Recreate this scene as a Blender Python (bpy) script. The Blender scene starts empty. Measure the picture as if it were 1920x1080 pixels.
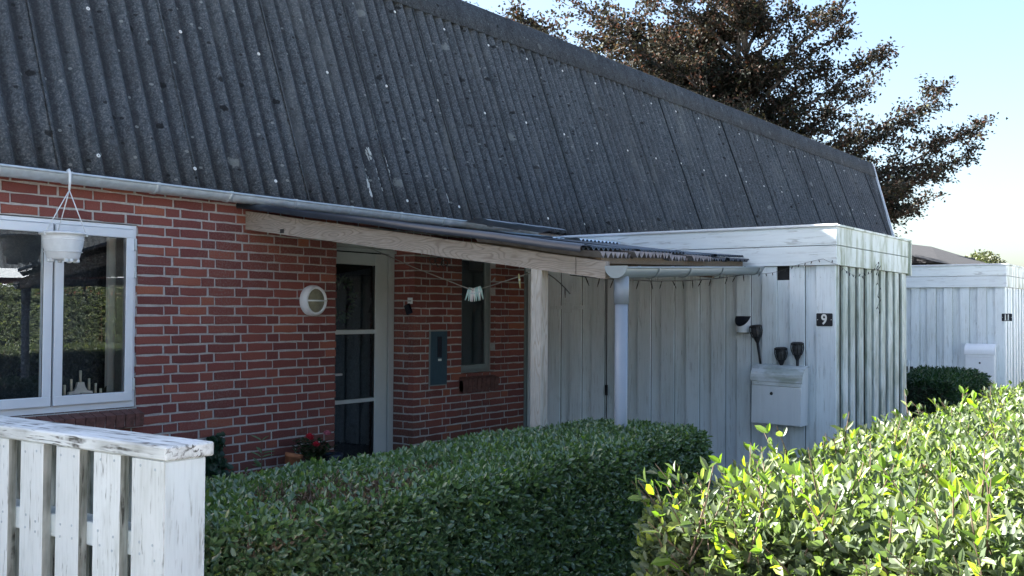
import bpy, bmesh, math, random
import numpy as np
from mathutils import Vector, Matrix, Quaternion
random.seed(11)
rng = np.random.default_rng(11)
R = math.radians

# ------------------------------------------------------------------ camera, sky, sun, exposure
scene = bpy.context.scene
C = scene.collection
cam_d = bpy.data.cameras.new("camera"); cam = bpy.data.objects.new("camera", cam_d); C.objects.link(cam)
cam_d.sensor_width = 36.0; cam_d.lens = 36.37; cam_d.clip_start = 0.05; cam_d.clip_end = 3000
rt = Vector((0.584982, -0.811021, 0.006341)); up = Vector((-0.022642, -0.008515, 0.999707)); fw = Vector((0.81073, 0.584955, 0.023344))
m = Matrix((rt, up, -fw)).transposed().to_4x4(); m.translation = Vector((-4.31462, -6.02075, 1.55))
cam.matrix_world = m
scene.camera = cam

SUN_AZ, SUN_EL = R(-22.0), R(31.9)
world = bpy.data.worlds.new("World"); scene.world = world; world.use_nodes = True
wn = world.node_tree; bg = wn.nodes["Background"]
sky = wn.nodes.new("ShaderNodeTexSky"); sky.sky_type = 'NISHITA'; sky.sun_disc = False
sky.sun_elevation = SUN_EL; sky.sun_rotation = SUN_AZ
sky.air_density = 1.0; sky.dust_density = 2.6; sky.ozone_density = 1.8; sky.altitude = 0
wn.links.new(sky.outputs[0], bg.inputs[0]); bg.inputs[1].default_value = 0.05
sd = bpy.data.lights.new("sun", 'SUN'); sun = bpy.data.objects.new("sun", sd); C.objects.link(sun)
sd.energy = 5.0; sd.angle = R(0.53); sd.color = (1.0, 0.98, 0.95)
sdir = Vector((math.sin(SUN_AZ)*math.cos(SUN_EL), math.cos(SUN_AZ)*math.cos(SUN_EL), math.sin(SUN_EL)))
sun.rotation_euler = (-sdir).to_track_quat('-Z', 'Y').to_euler(); sun.location = sdir*60
scene.view_settings.view_transform = 'Standard'; scene.view_settings.look = 'None'
scene.view_settings.gamma = 1; scene.view_settings.use_curve_mapping = False
scene.view_settings.exposure = 3.05
scene.render.engine = 'CYCLES'
scene.cycles.max_bounces = 7; scene.cycles.transparent_max_bounces = 12
scene.cycles.use_denoising = True

# ------------------------------------------------------------------ materials
def new_mat(name):
    m = bpy.data.materials.new(name); m.use_nodes = True
    return m, m.node_tree, m.node_tree.nodes["Principled BSDF"]

class NT:
    """small helper for building node graphs"""
    def __init__(s, nt, stretch=(1,1,1), space='Object'):
        s.nt = nt; s.L = nt.links.new
        tc = nt.nodes.new("ShaderNodeTexCoord"); mp = nt.nodes.new("ShaderNodeMapping")
        mp.inputs['Scale'].default_value = stretch
        s.L(tc.outputs[space], mp.inputs[0]); s.raw = tc.outputs[space]; s.co = mp.outputs[0]
    def mapped(s, sc):
        mp = s.nt.nodes.new("ShaderNodeMapping"); mp.inputs['Scale'].default_value = sc
        s.L(s.raw, mp.inputs[0]); return mp.outputs[0]
    def noise(s, scale, detail=4, rough=.55, co=None, dist=0):
        n = s.nt.nodes.new("ShaderNodeTexNoise"); n.inputs['Scale'].default_value = scale
        n.inputs['Detail'].default_value = detail; n.inputs['Roughness'].default_value = rough
        n.inputs['Distortion'].default_value = dist
        s.L(co if co is not None else s.co, n.inputs['Vector']); return n.outputs['Fac']
    def voro(s, scale, co=None, feature='F1'):
        n = s.nt.nodes.new("ShaderNodeTexVoronoi"); n.feature = feature; n.inputs['Scale'].default_value = scale
        s.L(co if co is not None else s.co, n.inputs['Vector']); return n
    def ramp(s, fac, stops):
        r = s.nt.nodes.new("ShaderNodeValToRGB"); e = r.color_ramp.elements
        while len(e) < len(stops): e.new(0.5)
        for i, (p, c) in enumerate(stops):
            e[i].position = p
            e[i].color = (c, c, c, 1) if isinstance(c, (int, float)) else (c[0], c[1], c[2], 1)
        s.L(fac, r.inputs[0]); return r.outputs[0]
    def mix(s, fac, a, b, mode='MIX'):
        x = s.nt.nodes.new("ShaderNodeMix"); x.data_type = 'RGBA'; x.blend_type = mode
        for sock, v in ((x.inputs[0], fac), (x.inputs[6], a), (x.inputs[7], b)):
            if hasattr(v, 'links') or hasattr(v, 'is_linked'): s.L(v, sock)
            elif isinstance(v, (int, float)): sock.default_value = v
            else: sock.default_value = (v[0], v[1], v[2], 1)
        return x.outputs[2]
    def math(s, op, a, b=0.5):
        x = s.nt.nodes.new("ShaderNodeMath"); x.operation = op
        for sock, v in ((x.inputs[0], a), (x.inputs[1], b)):
            if isinstance(v, (int, float)): sock.default_value = v
            else: s.L(v, sock)
        return x.outputs[0]
    def bump(s, h, strength, dist, bsdf):
        b = s.nt.nodes.new("ShaderNodeBump"); b.inputs['Strength'].default_value = strength
        b.inputs['Distance'].default_value = dist; s.L(h, b.inputs['Height']); s.L(b.outputs[0], bsdf.inputs['Normal'])
    def objrand(s):
        return s.nt.nodes.new("ShaderNodeObjectInfo").outputs['Random']
    def island(s):
        return s.nt.nodes.new("ShaderNodeNewGeometry").outputs['Random Per Island']
    def z(s):
        x = s.nt.nodes.new("ShaderNodeSeparateXYZ"); s.L(s.raw, x.inputs[0]); return x.outputs[2]

def simple(name, col, rough=.6, metal=0, var=.15, scale=25, bump=.1, bdist=.002, spec=None):
    m, nt, b = new_mat(name); g = NT(nt)
    n = g.noise(scale, 5)
    g.L(g.ramp(n, [(.25, [c*(1-var) for c in col]), (.75, [min(1, c*(1+var)) for c in col])]), b.inputs['Base Color'])
    b.inputs['Roughness'].default_value = rough; b.inputs['Metallic'].default_value = metal
    if spec is not None: b.inputs['Specular IOR Level'].default_value = spec
    if bump: g.bump(n, bump, bdist, b)
    return m

def brick_mat():
    m, nt, b = new_mat("fired red brick"); g = NT(nt)
    rnd = g.math('FRACT', g.math('ADD', g.objrand(), g.island()))
    base = g.ramp(rnd, [(0, (.155,.053,.050)), (.25, (.188,.063,.056)), (.6, (.220,.073,.062)), (.9, (.250,.084,.066)), (1, (.32,.112,.068))])
    # weathered grey patch of the wall, moving through object space of the whole wall
    wg = nt.nodes.new("ShaderNodeNewGeometry")
    n1 = nt.nodes.new("ShaderNodeTexNoise"); n1.inputs['Scale'].default_value = 1.3; n1.inputs['Detail'].default_value = 2
    g.L(wg.outputs['Position'], n1.inputs['Vector'])
    n2 = nt.nodes.new("ShaderNodeTexNoise"); n2.inputs['Scale'].default_value = 70; n2.inputs['Detail'].default_value = 6
    g.L(wg.outputs['Position'], n2.inputs['Vector'])
    patch = g.math('MULTIPLY', g.ramp(n1.outputs[0], [(.48, 0), (.66, 1)]), g.ramp(n2.outputs[0], [(.45, 0), (.65, .8)]))
    col = g.mix(patch, base, (.24, .15, .125))
    n3 = nt.nodes.new("ShaderNodeTexNoise"); n3.inputs['Scale'].default_value = 160; n3.inputs['Detail'].default_value = 4
    g.L(wg.outputs['Position'], n3.inputs['Vector'])
    col = g.mix(g.ramp(n3.outputs[0], [(.62, 0), (.72, .5)]), col, (.42, .26, .18))
    col = g.mix(g.ramp(n3.outputs[0], [(.28, .55), (.4, 0)]), col, (.06, .02, .02))
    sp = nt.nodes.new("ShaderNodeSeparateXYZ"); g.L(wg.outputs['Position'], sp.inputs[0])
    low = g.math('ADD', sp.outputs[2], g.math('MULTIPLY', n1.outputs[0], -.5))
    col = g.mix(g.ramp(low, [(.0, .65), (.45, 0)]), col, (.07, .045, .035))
    g.L(col, b.inputs['Base Color']); b.inputs['Roughness'].default_value = .9
    b.inputs['Specular IOR Level'].default_value = .25
    h = g.math('ADD', n2.outputs[0], g.math('MULTIPLY', n3.outputs[0], .5)); g.bump(h, .6, .004, b)
    return m

def painted_wood(name, paint, axis, grime=(.22,.25,.16), gr=.25, wear=.2, dark=(.12,.11,.09), grain=60, gsc=3.2, gth=.42, wth=.56):
    """paint over sawn boards; axis = direction of the grain"""
    m, nt, b = new_mat(name)
    st = {'x': (.06,1,1), 'y': (1,.06,1), 'z': (1,1,.06)}[axis]
    g = NT(nt, st)
    n = g.noise(grain, 6, .6, dist=.4)
    big = g.noise(gsc, 4, .6, co=g.mapped({'x': (.5,1,1), 'y': (1,.5,1), 'z': (1,1,.35)}[axis]))
    rnd = g.objrand()
    col = g.mix(rnd, [c*.93 for c in paint], [min(.86, c*1.05) for c in paint])
    col = g.mix(g.ramp(n, [(.3, .22), (.5, 0)]), col, [c*.62 for c in paint])
    gm = g.math('MULTIPLY', g.ramp(big, [(gth, 0), (gth+.2, 1)]), g.ramp(n, [(.3, 1), (.62, .35)]))
    col = g.mix(g.math('MULTIPLY', gm, gr), col, grime)
    cr = g.noise(grain*.8, 3, .7, co=g.co, dist=.8)
    wr = g.math('MULTIPLY', g.ramp(cr, [(wth, 0), (wth+.06, 1)]), g.ramp(g.noise(gsc*2.3, 3, .6, co=g.raw), [(.38, 0), (.58, 1)]))
    col = g.mix(g.math('MULTIPLY', wr, wear), col, dark)
    g.L(col, b.inputs['Base Color']); b.inputs['Roughness'].default_value = .62
    b.inputs['Specular IOR Level'].default_value = .35
    h = g.math('SUBTRACT', n, g.math('MULTIPLY', wr, .8)); g.bump(h, .45, .004, b)
    return m

def raw_wood(name, c1, c2, axis='y', knots=True):
    m, nt, b = new_mat(name)
    st = {'x': (.12,1,1), 'y': (1,.12,1), 'z': (1,1,.12)}[axis]
    g = NT(nt, st)
    low = g.noise(5.5 if knots else 7, 1.5, .5, co=g.mapped({'x': (.3,1,1.3), 'y': (1,.3,1.3), 'z': (1.6,1.6,.22)}[axis]))
    ring = g.math('SINE', g.math('MULTIPLY', low, 150 if knots else 90))
    ring = g.ramp(ring, [(.0, 0), (.55, .25), (1, 1)])
    fine = g.noise(120, 5, .6)
    big = g.noise(5, 4, .6, co=g.raw)
    kn = g.voro(3.2, co=g.mapped({'x': (.4,1,1), 'y': (1,.5,1.6), 'z': (1,1,.4)}[axis]))
    col = g.mix(g.math('MULTIPLY', ring, .6), c1, c2)
    col = g.mix(g.ramp(fine, [(.35, .5), (.6, 0)]), col, [c*.55 for c in c1])
    col = g.mix(g.ramp(big, [(.4, 0), (.7, .5)]), col, [c*.68 for c in c1])
    if knots: col = g.mix(g.ramp(kn.outputs['Distance'], [(.05, .9), (.12, 0)]), col, [c*.35 for c in c2])
    g.L(col, b.inputs['Base Color']); b.inputs['Roughness'].default_value = .8; b.inputs['Specular IOR Level'].default_value = .25
    g.bump(g.math('SUBTRACT', fine, g.math('MULTIPLY', ring, .5)), .5, .003, b)
    return m

def eternit_mat(valley=True):
    m, nt, b = new_mat("weathered fibre cement" if valley else "smooth fibre cement ridge"); g = NT(nt)
    wg = nt.nodes.new("ShaderNodeNewGeometry"); pos = wg.outputs['Position']
    st = nt.nodes.new("ShaderNodeMapping"); st.inputs['Scale'].default_value = (1, .5, .22); g.L(pos, st.inputs[0])
    fine = g.noise(75, 5, .7, co=pos); mid = g.noise(24, 5, .75, co=pos); streak = g.noise(11, 5, .65, co=st.outputs[0]); big = g.noise(.8, 3, .5, co=pos)
    col = g.ramp(mid, [(.30, (.034,.041,.048)), (.5, (.062,.073,.085)), (.72, (.110,.127,.142))])
    col = g.mix(g.ramp(fine, [(.50, 0), (.64, .7)]), col, (.20,.21,.215))
    col = g.mix(g.ramp(fine, [(.30, .6), (.44, 0)]), col, (.014,.016,.018))
    col = g.mix(g.ramp(streak, [(.30, .5), (.48, 0)]), col, (.022,.023,.026))
    col = g.mix(g.ramp(streak, [(.6, 0), (.74, .35)]), col, (.14,.15,.155))
    col = g.mix(g.ramp(big, [(.35, .3), (.6, 0)]), col, (.04,.042,.046))
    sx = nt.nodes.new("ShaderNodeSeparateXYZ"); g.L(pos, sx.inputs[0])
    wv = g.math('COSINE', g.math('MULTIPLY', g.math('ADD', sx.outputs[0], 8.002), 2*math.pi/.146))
    vall = g.math('MULTIPLY', g.math('SUBTRACT', .05, wv), g.math('ADD', .35, streak))   # rib shade painted into the colour along the valleys
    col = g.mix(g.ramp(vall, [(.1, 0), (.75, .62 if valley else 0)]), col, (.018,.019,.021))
    # lichen: pale and black spots
    cb = nt.nodes.new("ShaderNodeCombineXYZ"); g.L(sx.outputs[0], cb.inputs[0]); g.L(sx.outputs[2], cb.inputs[1])
    def spots(scale, rad, thr, chan, colr, amt, col, wob=.05):
        v = g.voro(scale, co=cb.outputs[0]); v.voronoi_dimensions = '2D'
        vc = nt.nodes.new("ShaderNodeSeparateColor"); g.L(v.outputs['Color'], vc.inputs[0])
        e = g.math('ADD', v.outputs['Distance'], g.math('MULTIPLY', g.math('SUBTRACT', mid, .5), wob*4))
        f = g.math('MULTIPLY', g.ramp(e, [(rad, 1), (rad*1.25, 0)]), g.math('GREATER_THAN', vc.outputs[chan], thr))
        return g.mix(g.math('MULTIPLY', f, amt), col, colr)
    col = spots(1.6, .05, .72, 0, (.24,.26,.255), .5, col)
    col = spots(9, .075, .84, 1, (.28,.30,.29), .6, col, .04)
    col = spots(3.6, .065, .70, 2, (.012,.013,.014), .85, col)
    col = spots(10, .09, .78, 0, (.014,.015,.016), .8, col)
    pt = g.noise(2.6, 5, .7, co=st.outputs[0])
    col = g.mix(g.ramp(pt, [(.55, 0), (.7, .4)]), col, (.16,.17,.17))
    if not valley: col = g.mix(1.0, col, (.55,.58,.62), 'MULTIPLY')
    g.L(col, b.inputs['Base Color']); b.inputs['Roughness'].default_value = .92; b.inputs['Specular IOR Level'].default_value = .2
    g.bump(g.math('ADD', fine, mid), .7, .006, b)
    return m

def leaf_mat(name, stops, trans=.35, rough=.42, tcol=None, spec=.5):
    m, nt, b = new_mat(name); g = NT(nt)
    ri = g.island()
    col = g.ramp(ri, stops)
    n = g.noise(2.2, 3, .6, co=g.raw)
    col = g.mix(g.ramp(n, [(.35, .35), (.6, 0)]), col, [stops[0][1][i]*.7 for i in range(3)])
    g.L(col, b.inputs['Base Color']); b.inputs['Roughness'].default_value = rough; b.inputs['Specular IOR Level'].default_value = spec
    t = nt.nodes.new("ShaderNodeBsdfTranslucent")
    tc = g.mix(1.0, col, tcol or (1.5, 1.9, .5), 'MULTIPLY'); g.L(tc, t.inputs[0])
    mx = nt.nodes.new("ShaderNodeMixShader"); mx.inputs[0].default_value = trans
    g.L(b.outputs[0], mx.inputs[1]); g.L(t.outputs[0], mx.inputs[2]); g.L(mx.outputs[0], nt.nodes["Material Output"].inputs[0])
    return m

def glass_mat(name, tint=(.75,.8,.8), boost=1.6):
    m = bpy.data.materials.new(name); m.use_nodes = True; nt = m.node_tree; nt.nodes.remove(nt.nodes["Principled BSDF"])
    fr = nt.nodes.new("ShaderNodeFresnel"); fr.inputs[0].default_value = 1.52
    mu = nt.nodes.new("ShaderNodeMath"); mu.operation = 'MULTIPLY'; mu.use_clamp = True; mu.inputs[1].default_value = boost*1.7
    tr = nt.nodes.new("ShaderNodeBsdfTransparent"); tr.inputs[0].default_value = (*tint, 1)
    gl = nt.nodes.new("ShaderNodeBsdfGlossy"); gl.inputs['Roughness'].default_value = .004; gl.inputs[0].default_value = (.95,.98,1,1)
    tc = nt.nodes.new("ShaderNodeTexCoord"); nz = nt.nodes.new("ShaderNodeTexNoise"); nz.inputs['Scale'].default_value = 1.7; nz.inputs['Detail'].default_value = 0
    bp = nt.nodes.new("ShaderNodeBump"); bp.inputs['Strength'].default_value = .05; bp.inputs['Distance'].default_value = .02
    nt.links.new(tc.outputs['Object'], nz.inputs['Vector']); nt.links.new(nz.outputs[0], bp.inputs['Height']); nt.links.new(bp.outputs[0], gl.inputs['Normal'])
    mx = nt.nodes.new("ShaderNodeMixShader")
    nt.links.new(fr.outputs[0], mu.inputs[0]); nt.links.new(mu.outputs[0], mx.inputs[0])
    nt.links.new(tr.outputs[0], mx.inputs[1]); nt.links.new(gl.outputs[0], mx.inputs[2])
    nt.links.new(mx.outputs[0], nt.nodes["Material Output"].inputs[0])
    return m

M = {}
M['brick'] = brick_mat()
M['brick_sill'] = simple("weathered dark sill brick", (.13,.060,.050), .9, var=.45, scale=30, bump=.4)
M['mortar'] = simple("grey lime mortar", (.41,.40,.39), .95, var=.2, scale=60, bump=.5, bdist=.004)
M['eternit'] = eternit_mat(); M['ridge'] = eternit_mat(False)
M['shed'] = painted_wood("white painted boards", (.74,.80,.83), 'z', gr=.26, wear=.28)
M['shed_side'] = painted_wood("algae stained white boards", (.72,.78,.76), 'z', grime=(.13,.17,.09), gth=.36, gr=.85, wear=.45, gsc=5)
M['fascia'] = painted_wood("white painted fascia", (.75,.81,.84), 'y', gr=.12, wear=.35, grain=45)
M['fascia_side'] = painted_wood("green stained fascia", (.73,.78,.76), 'z', grime=(.15,.185,.05), gr=1.0, wear=.1, gsc=8, grain=14, gth=.44)
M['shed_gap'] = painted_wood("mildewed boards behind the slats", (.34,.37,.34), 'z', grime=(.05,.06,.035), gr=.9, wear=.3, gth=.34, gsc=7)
M['shed_dark'] = simple("dark gap between boards", (.03,.03,.03), .9)
M['fence'] = painted_wood("flaking white fence paint", (.80,.82,.80), 'z', grime=(.18,.19,.10), gr=.30, wear=.8, dark=(.20,.19,.16), grain=130, gsc=7, wth=.60)
M['fence_end'] = painted_wood("white fence end board", (.70,.76,.76), 'z', grime=(.14,.15,.08), gr=.30, wear=.45, dark=(.13,.13,.10), grain=90, gsc=5, gth=.5)
M['fence_cap'] = painted_wood("worn white cap rail", (.78,.80,.78), 'y', grime=(.12,.12,.09), gr=.6, wear=1.0, dark=(.11,.105,.09), grain=70, gsc=6, wth=.52)
M['fence_dirty'] = painted_wood("mossy inner fence slat", (.56,.57,.52), 'z', grime=(.07,.075,.045), gr=1.0, wear=.9, dark=(.05,.05,.04), grain=45, gsc=9, gth=.36)
M['beam'] = raw_wood("silvered pine beam", (.38,.33,.28), (.16,.12,.09), 'y')
M['post'] = raw_wood("sawn pine post", (.50,.47,.42), (.30,.24,.17), 'z', False)
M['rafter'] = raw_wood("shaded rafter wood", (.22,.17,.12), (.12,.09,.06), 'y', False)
M['frame'] = simple("white window paint", (.72,.76,.80), .35, var=.04, scale=8, bump=.03)
M['doorframe'] = simple("pale grey door paint", (.50,.54,.54), .4, var=.05, scale=8, bump=.03)
M['frame_green'] = simple("grey green frame paint", (.20,.24,.24), .45, var=.08, bump=.03)
M['gasket'] = simple("black rubber gasket", (.02,.02,.02), .6, bump=0)
M['glass'] = glass_mat("window glass", (.96,.975,.965), 1.0)
M['glass_dark'] = glass_mat("door glass", (.45,.52,.55), .8)
M['zinc'] = simple("galvanised gutter", (.50,.55,.58), .42, .35, var=.18, scale=14, bump=.08)
M['gutter_paint'] = simple("grey plastic gutter", (.22,.26,.28), .35, var=.06, scale=10, bump=.02)
M['pipe'] = simple("grey plastic downpipe", (.24,.28,.33), .38, var=.05, scale=6, bump=.02)
M['pvc_dark'] = simple("dark corrugated plastic", (.022,.027,.036), .33, var=.3, scale=6, bump=.05)
M['pvc_pale'] = simple("pale clouded plastic sheet", (.50,.60,.68), .3, var=.1, scale=12, bump=.04)
M['sheet_brown'] = simple("brown corrugated sheet", (.16,.15,.15), .6, var=.35, scale=22, bump=.1)
M['flash_grey'] = simple("grey plastic ridge piece", (.30,.32,.34), .5, var=.25, scale=18, bump=.1)
M['white_pl'] = simple("white plastic", (.74,.77,.78), .38, var=.05, scale=9, bump=.03)
M['pot_white'] = simple("dirty white plastic", (.70,.73,.74), .45, var=.1, scale=22, bump=.05)
M['black_pl'] = simple("black plastic", (.012,.012,.014), .42, var=.2, bump=.05)
M['enamel'] = simple("black enamel", (.006,.008,.014), .4, var=.1, bump=0)
M['white_enamel'] = simple("white enamel", (.75,.75,.72), .3, var=.05, bump=0)
M['mail'] = painted_wood("white lacquered steel with algae", (.80,.83,.84), 'z', grime=(.30,.34,.24), gr=.12, wear=.05, grain=12)
M['mail_lid'] = painted_wood("algae stained lid", (.76,.79,.79), 'y', grime=(.20,.24,.14), gr=.75, wear=.3, grain=25, gsc=9)
M['mail_clean'] = simple("clean white lacquered steel", (.76,.79,.82), .35, var=.03, bump=.02)
M['blue_steel'] = simple("blue grey cabinet paint", (.022,.060,.090), .5, var=.15, bump=.05)
M['dark_blue'] = simple("dark blue glass", (.004,.006,.02), .2, bump=0)
M['opal'] = simple("clouded lamp glass", (.23,.22,.15), .25, var=.25, scale=18, bump=.02)
M['smoke'] = simple("grey translucent torch plastic", (.10,.11,.12), .35, var=.2, bump=0)
M['room'] = simple("dim interior wall paint", (.25,.27,.26), .9, bump=0)
M['curtain'] = simple("pale green curtain", (.62,.68,.64), .9, var=.1, scale=4, bump=.1)
M['teal_blind'] = simple("dark teal blind", (.015,.05,.06), .7, var=.2, scale=5, bump=.05)
M['candle'] = simple("cream candle", (.70,.68,.55), .5, bump=0)
M['terracotta'] = simple("terracotta", (.33,.13,.06), .85, var=.25, bump=.2)
M['pot_blue'] = simple("dark blue glazed pot", (.02,.035,.06), .35, bump=.05)
M['ground'] = simple("soil and grass ground", (.20,.20,.15), .95, var=.3, scale=3, bump=.5, bdist=.02)
M['street'] = simple("street paving whitened for sun bounce", (.75,.755,.75), .9, var=.08, scale=5, bump=.2)  # unseen paving, made near-white to bounce sunlight onto the shaded fronts
M['flag'] = simple("grey concrete flags", (.26,.25,.24), .9, var=.2, scale=9, bump=.3)
M['bark'] = simple("grey beech bark", (.09,.08,.07), .9, var=.4, scale=12, bump=.5, bdist=.01)
M['stem'] = simple("brown privet stems", (.10,.065,.04), .8, var=.3, bump=.2)
M['rope'] = simple("grey clothes line", (.30,.30,.27), .8, bump=0)
M['wire'] = simple("black wire", (.03,.035,.035), .5, bump=0)
M['red_petal'] = simple("red rose petals", (.50,.02,.04), .6, var=.3, scale=60, bump=0)
M['pink_petal'] = simple("pink rose petals", (.55,.16,.22), .6, var=.3, scale=60, bump=0)
M['peg_mint'] = simple("mint peg plastic", (.42,.62,.60), .4, bump=0)
M['peg_pink'] = simple("pale pink peg plastic", (.68,.58,.60), .4, bump=0)
M['peg_white'] = simple("white peg plastic", (.72,.75,.72), .4, bump=0)
M['peg_wood'] = simple("yellowed wooden peg", (.42,.38,.20), .7, bump=0)
M['far_roof'] = simple("brown grey far roof", (.014,.0125,.013), .95, var=.6, scale=6.0, bump=.4, bdist=.02)
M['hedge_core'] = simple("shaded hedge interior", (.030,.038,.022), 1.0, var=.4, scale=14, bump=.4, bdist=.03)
M['moss'] = simple("dark moss", (.045,.045,.025), 1.0, var=.5, scale=80, bump=.6)
M['dropping'] = simple("bird lime", (.42,.44,.42), .9, var=.2, scale=50, bump=.2)
G1 = [(0, (.070,.120,.055)), (.35, (.098,.165,.074)), (.7, (.130,.198,.090)), (.94, (.165,.23,.085)), (1, (.23,.30,.06))]
M['leaf_mid'] = leaf_mat("clipped privet leaves", G1, .25, .32, None, 1.0)
G2 = [(0, (.070,.098,.052)), (.35, (.105,.132,.074)), (.72, (.145,.168,.100)), (.92, (.175,.205,.070)), (1, (.27,.30,.05))]
M['leaf_near'] = leaf_mat("sunlit privet leaves", G2, .34, .42, (1.5, 1.85, .6), .5)
M['leaf_young'] = leaf_mat("young lime privet leaves", [(0, (.10,.17,.03)), (.6, (.17,.27,.04)), (1, (.33,.38,.05))], .5, .38, (1.5,1.7,.4))
M['leaf_far'] = leaf_mat("dark clipped hedge leaves", [(0, (.012,.040,.016)), (.6, (.022,.062,.024)), (1, (.045,.095,.035))], .2, .45)
M['leaf_dry'] = leaf_mat("dry brown leaves", [(0, (.10,.065,.04)), (.6, (.18,.12,.08)), (1, (.26,.20,.12))], .2, .7, (1.2,1,.7))
M['beech'] = leaf_mat("copper beech leaves", [(0, (.014,.020,.014)), (.45, (.024,.028,.020)), (.75, (.036,.029,.024)), (.94, (.075,.045,.034)), (1, (.08,.09,.03))], .28, .6, (1.8, 1.2, 1.0), .15)
M['ivy'] = leaf_mat("ivy leaves", [(0, (.008,.03,.014)), (1, (.02,.06,.03))], .15, .4)
M['far_leaf'] = leaf_mat("yellowish far leaves", [(0, (.05,.06,.03)), (1, (.11,.11,.05))], .2, .6)
M['willow'] = leaf_mat("grey green leaves", [(0, (.10,.17,.10)), (1, (.16,.24,.14))], .3, .5)

# ------------------------------------------------------------------ mesh helpers
def wloc(o):
    v = Vector((0, 0, 0))
    while o: v += o.location; o = o.parent
    return v
def link(o, parent=None):
    C.objects.link(o)
    if parent: o.parent = parent
    return o
def tag(o, label=None, cat=None, group=None, kind=None):
    if label: o['label'] = label
    if cat: o['category'] = cat
    if group: o['group'] = group
    if kind: o['kind'] = kind
    return o
def empty(name, loc, label, cat, group=None):
    o = bpy.data.objects.new(name, None); o.empty_display_size = .2; o.location = loc; C.objects.link(o)
    return tag(o, label, cat, group)

class MB:
    def __init__(s): s.v = []; s.f = []; s.smooth = []
    def add(s, vs, fs, smooth=False):
        k = len(s.v); s.v += [tuple(v) for v in vs]; s.f += [tuple(i+k for i in f) for f in fs]; s.smooth += [smooth]*len(fs); return s
    def box(s, x0, x1, y0, y1, z0, z1, mat=None, bev=0):
        if x0 > x1: x0, x1 = x1, x0
        if y0 > y1: y0, y1 = y1, y0
        if z0 > z1: z0, z1 = z1, z0
        if bev <= 0:
            vs = [(x, y, z) for z in (z0, z1) for y in (y0, y1) for x in (x0, x1)]
            fs = [(0,2,3,1),(4,5,7,6),(0,1,5,4),(2,6,7,3),(0,4,6,2),(1,3,7,5)]
        else:
            bm = bmesh.new(); bmesh.ops.create_cube(bm, size=1)
            for v in bm.verts: v.co = Vector(((x0+x1)/2+v.co.x*(x1-x0), (y0+y1)/2+v.co.y*(y1-y0), (z0+z1)/2+v.co.z*(z1-z0)))
            bmesh.ops.bevel(bm, geom=list(bm.edges), offset=bev, segments=1, affect='EDGES')
            bm.verts.index_update(); vs = [v.co.copy() for v in bm.verts]; fs = [[v.index for v in f.verts] for f in bm.faces]; bm.free()
        if mat is not None: vs = [mat @ Vector(v) for v in vs]
        return s.add(vs, fs)
    def tube(s, pts, r, n=8, cap=True, smooth=True):
        pts = [Vector(p) for p in pts]; rr = r if isinstance(r, (list, tuple)) else [r]*len(pts)
        vs = []; prev = None
        for i, p in enumerate(pts):
            t = (pts[min(i+1, len(pts)-1)]-pts[max(i-1, 0)]).normalized()
            if prev is None: a = t.orthogonal().normalized()
            else:
                a = prev - t*prev.dot(t)
                a = a.normalized() if a.length > 1e-6 else t.orthogonal().normalized()
            prev = a; b_ = t.cross(a)
            for k in range(n):
                th = 2*math.pi*k/n; vs.append(p+(a*math.cos(th)+b_*math.sin(th))*rr[i])
        fs = [(i*n+k, i*n+(k+1) % n, (i+1)*n+(k+1) % n, (i+1)*n+k) for i in range(len(pts)-1) for k in range(n)]
        k0 = len(s.v); s.add(vs, fs, smooth)
        if cap:
            s.f += [tuple(k0+i for i in reversed(range(n))), tuple(k0+(len(pts)-1)*n+i for i in range(n))]; s.smooth += [False]*2
        return s
    def lathe(s, prof, c, axis=(0,0,1), n=20, smooth=True, a0=0, a1=2*math.pi):
        ax = Vector(axis).normalized(); a = ax.orthogonal().normalized(); b_ = ax.cross(a); c = Vector(c)
        full = abs(a1-a0-2*math.pi) < 1e-6; cols = n if full else n+1
        vs = [c+ax*h+(a*math.cos(a0+(a1-a0)*k/n)+b_*math.sin(a0+(a1-a0)*k/n))*r for (r, h) in prof for k in range(cols)]
        fs = []
        for i in range(len(prof)-1):
            for k in range(n):
                k2 = (k+1) % cols
                fs.append((i*cols+k, i*cols+k2, (i+1)*cols+k2, (i+1)*cols+k))
        return s.add(vs, fs, smooth)
    def prism(s, poly, ext, smooth=False):
        """poly: 3d points of one end, ext: extrusion vector"""
        n = len(poly); a = [Vector(p) for p in poly]; e = Vector(ext)
        return s.add(a+[p+e for p in a], [tuple(reversed(range(n))), tuple(range(n, 2*n))]+[(i, (i+1) % n, n+(i+1) % n, n+i) for i in range(n)], smooth)
    def mesh(s, name, off=Vector((0,0,0))):
        me = bpy.data.meshes.new(name); me.from_pydata([(v[0]-off[0], v[1]-off[1], v[2]-off[2]) for v in s.v], [], s.f)
        me.polygons.foreach_set('use_smooth', s.smooth); me.update()
        bm = bmesh.new(); bm.from_mesh(me); bmesh.ops.recalc_face_normals(bm, faces=bm.faces); bm.to_mesh(me); bm.free()
        return me
    def build(s, name, mat, parent=None, label=None, cat=None, kind=None, loc=None, group=None):
        off = wloc(parent) if parent else Vector(loc or (0, 0, 0))
        me = s.mesh(name, off); me.materials.append(mat if not isinstance(mat, str) else M[mat])
        o = bpy.data.objects.new(name, me)
        if not parent: o.location = off
        link(o, parent); return tag(o, label, cat, group, kind)
def inst(name, me, parent, loc, rot=None):
    o = bpy.data.objects.new(name, me); link(o, parent); o.location = Vector(loc)-wloc(parent)
    if rot: o.rotation_euler = rot
    return o
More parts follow.
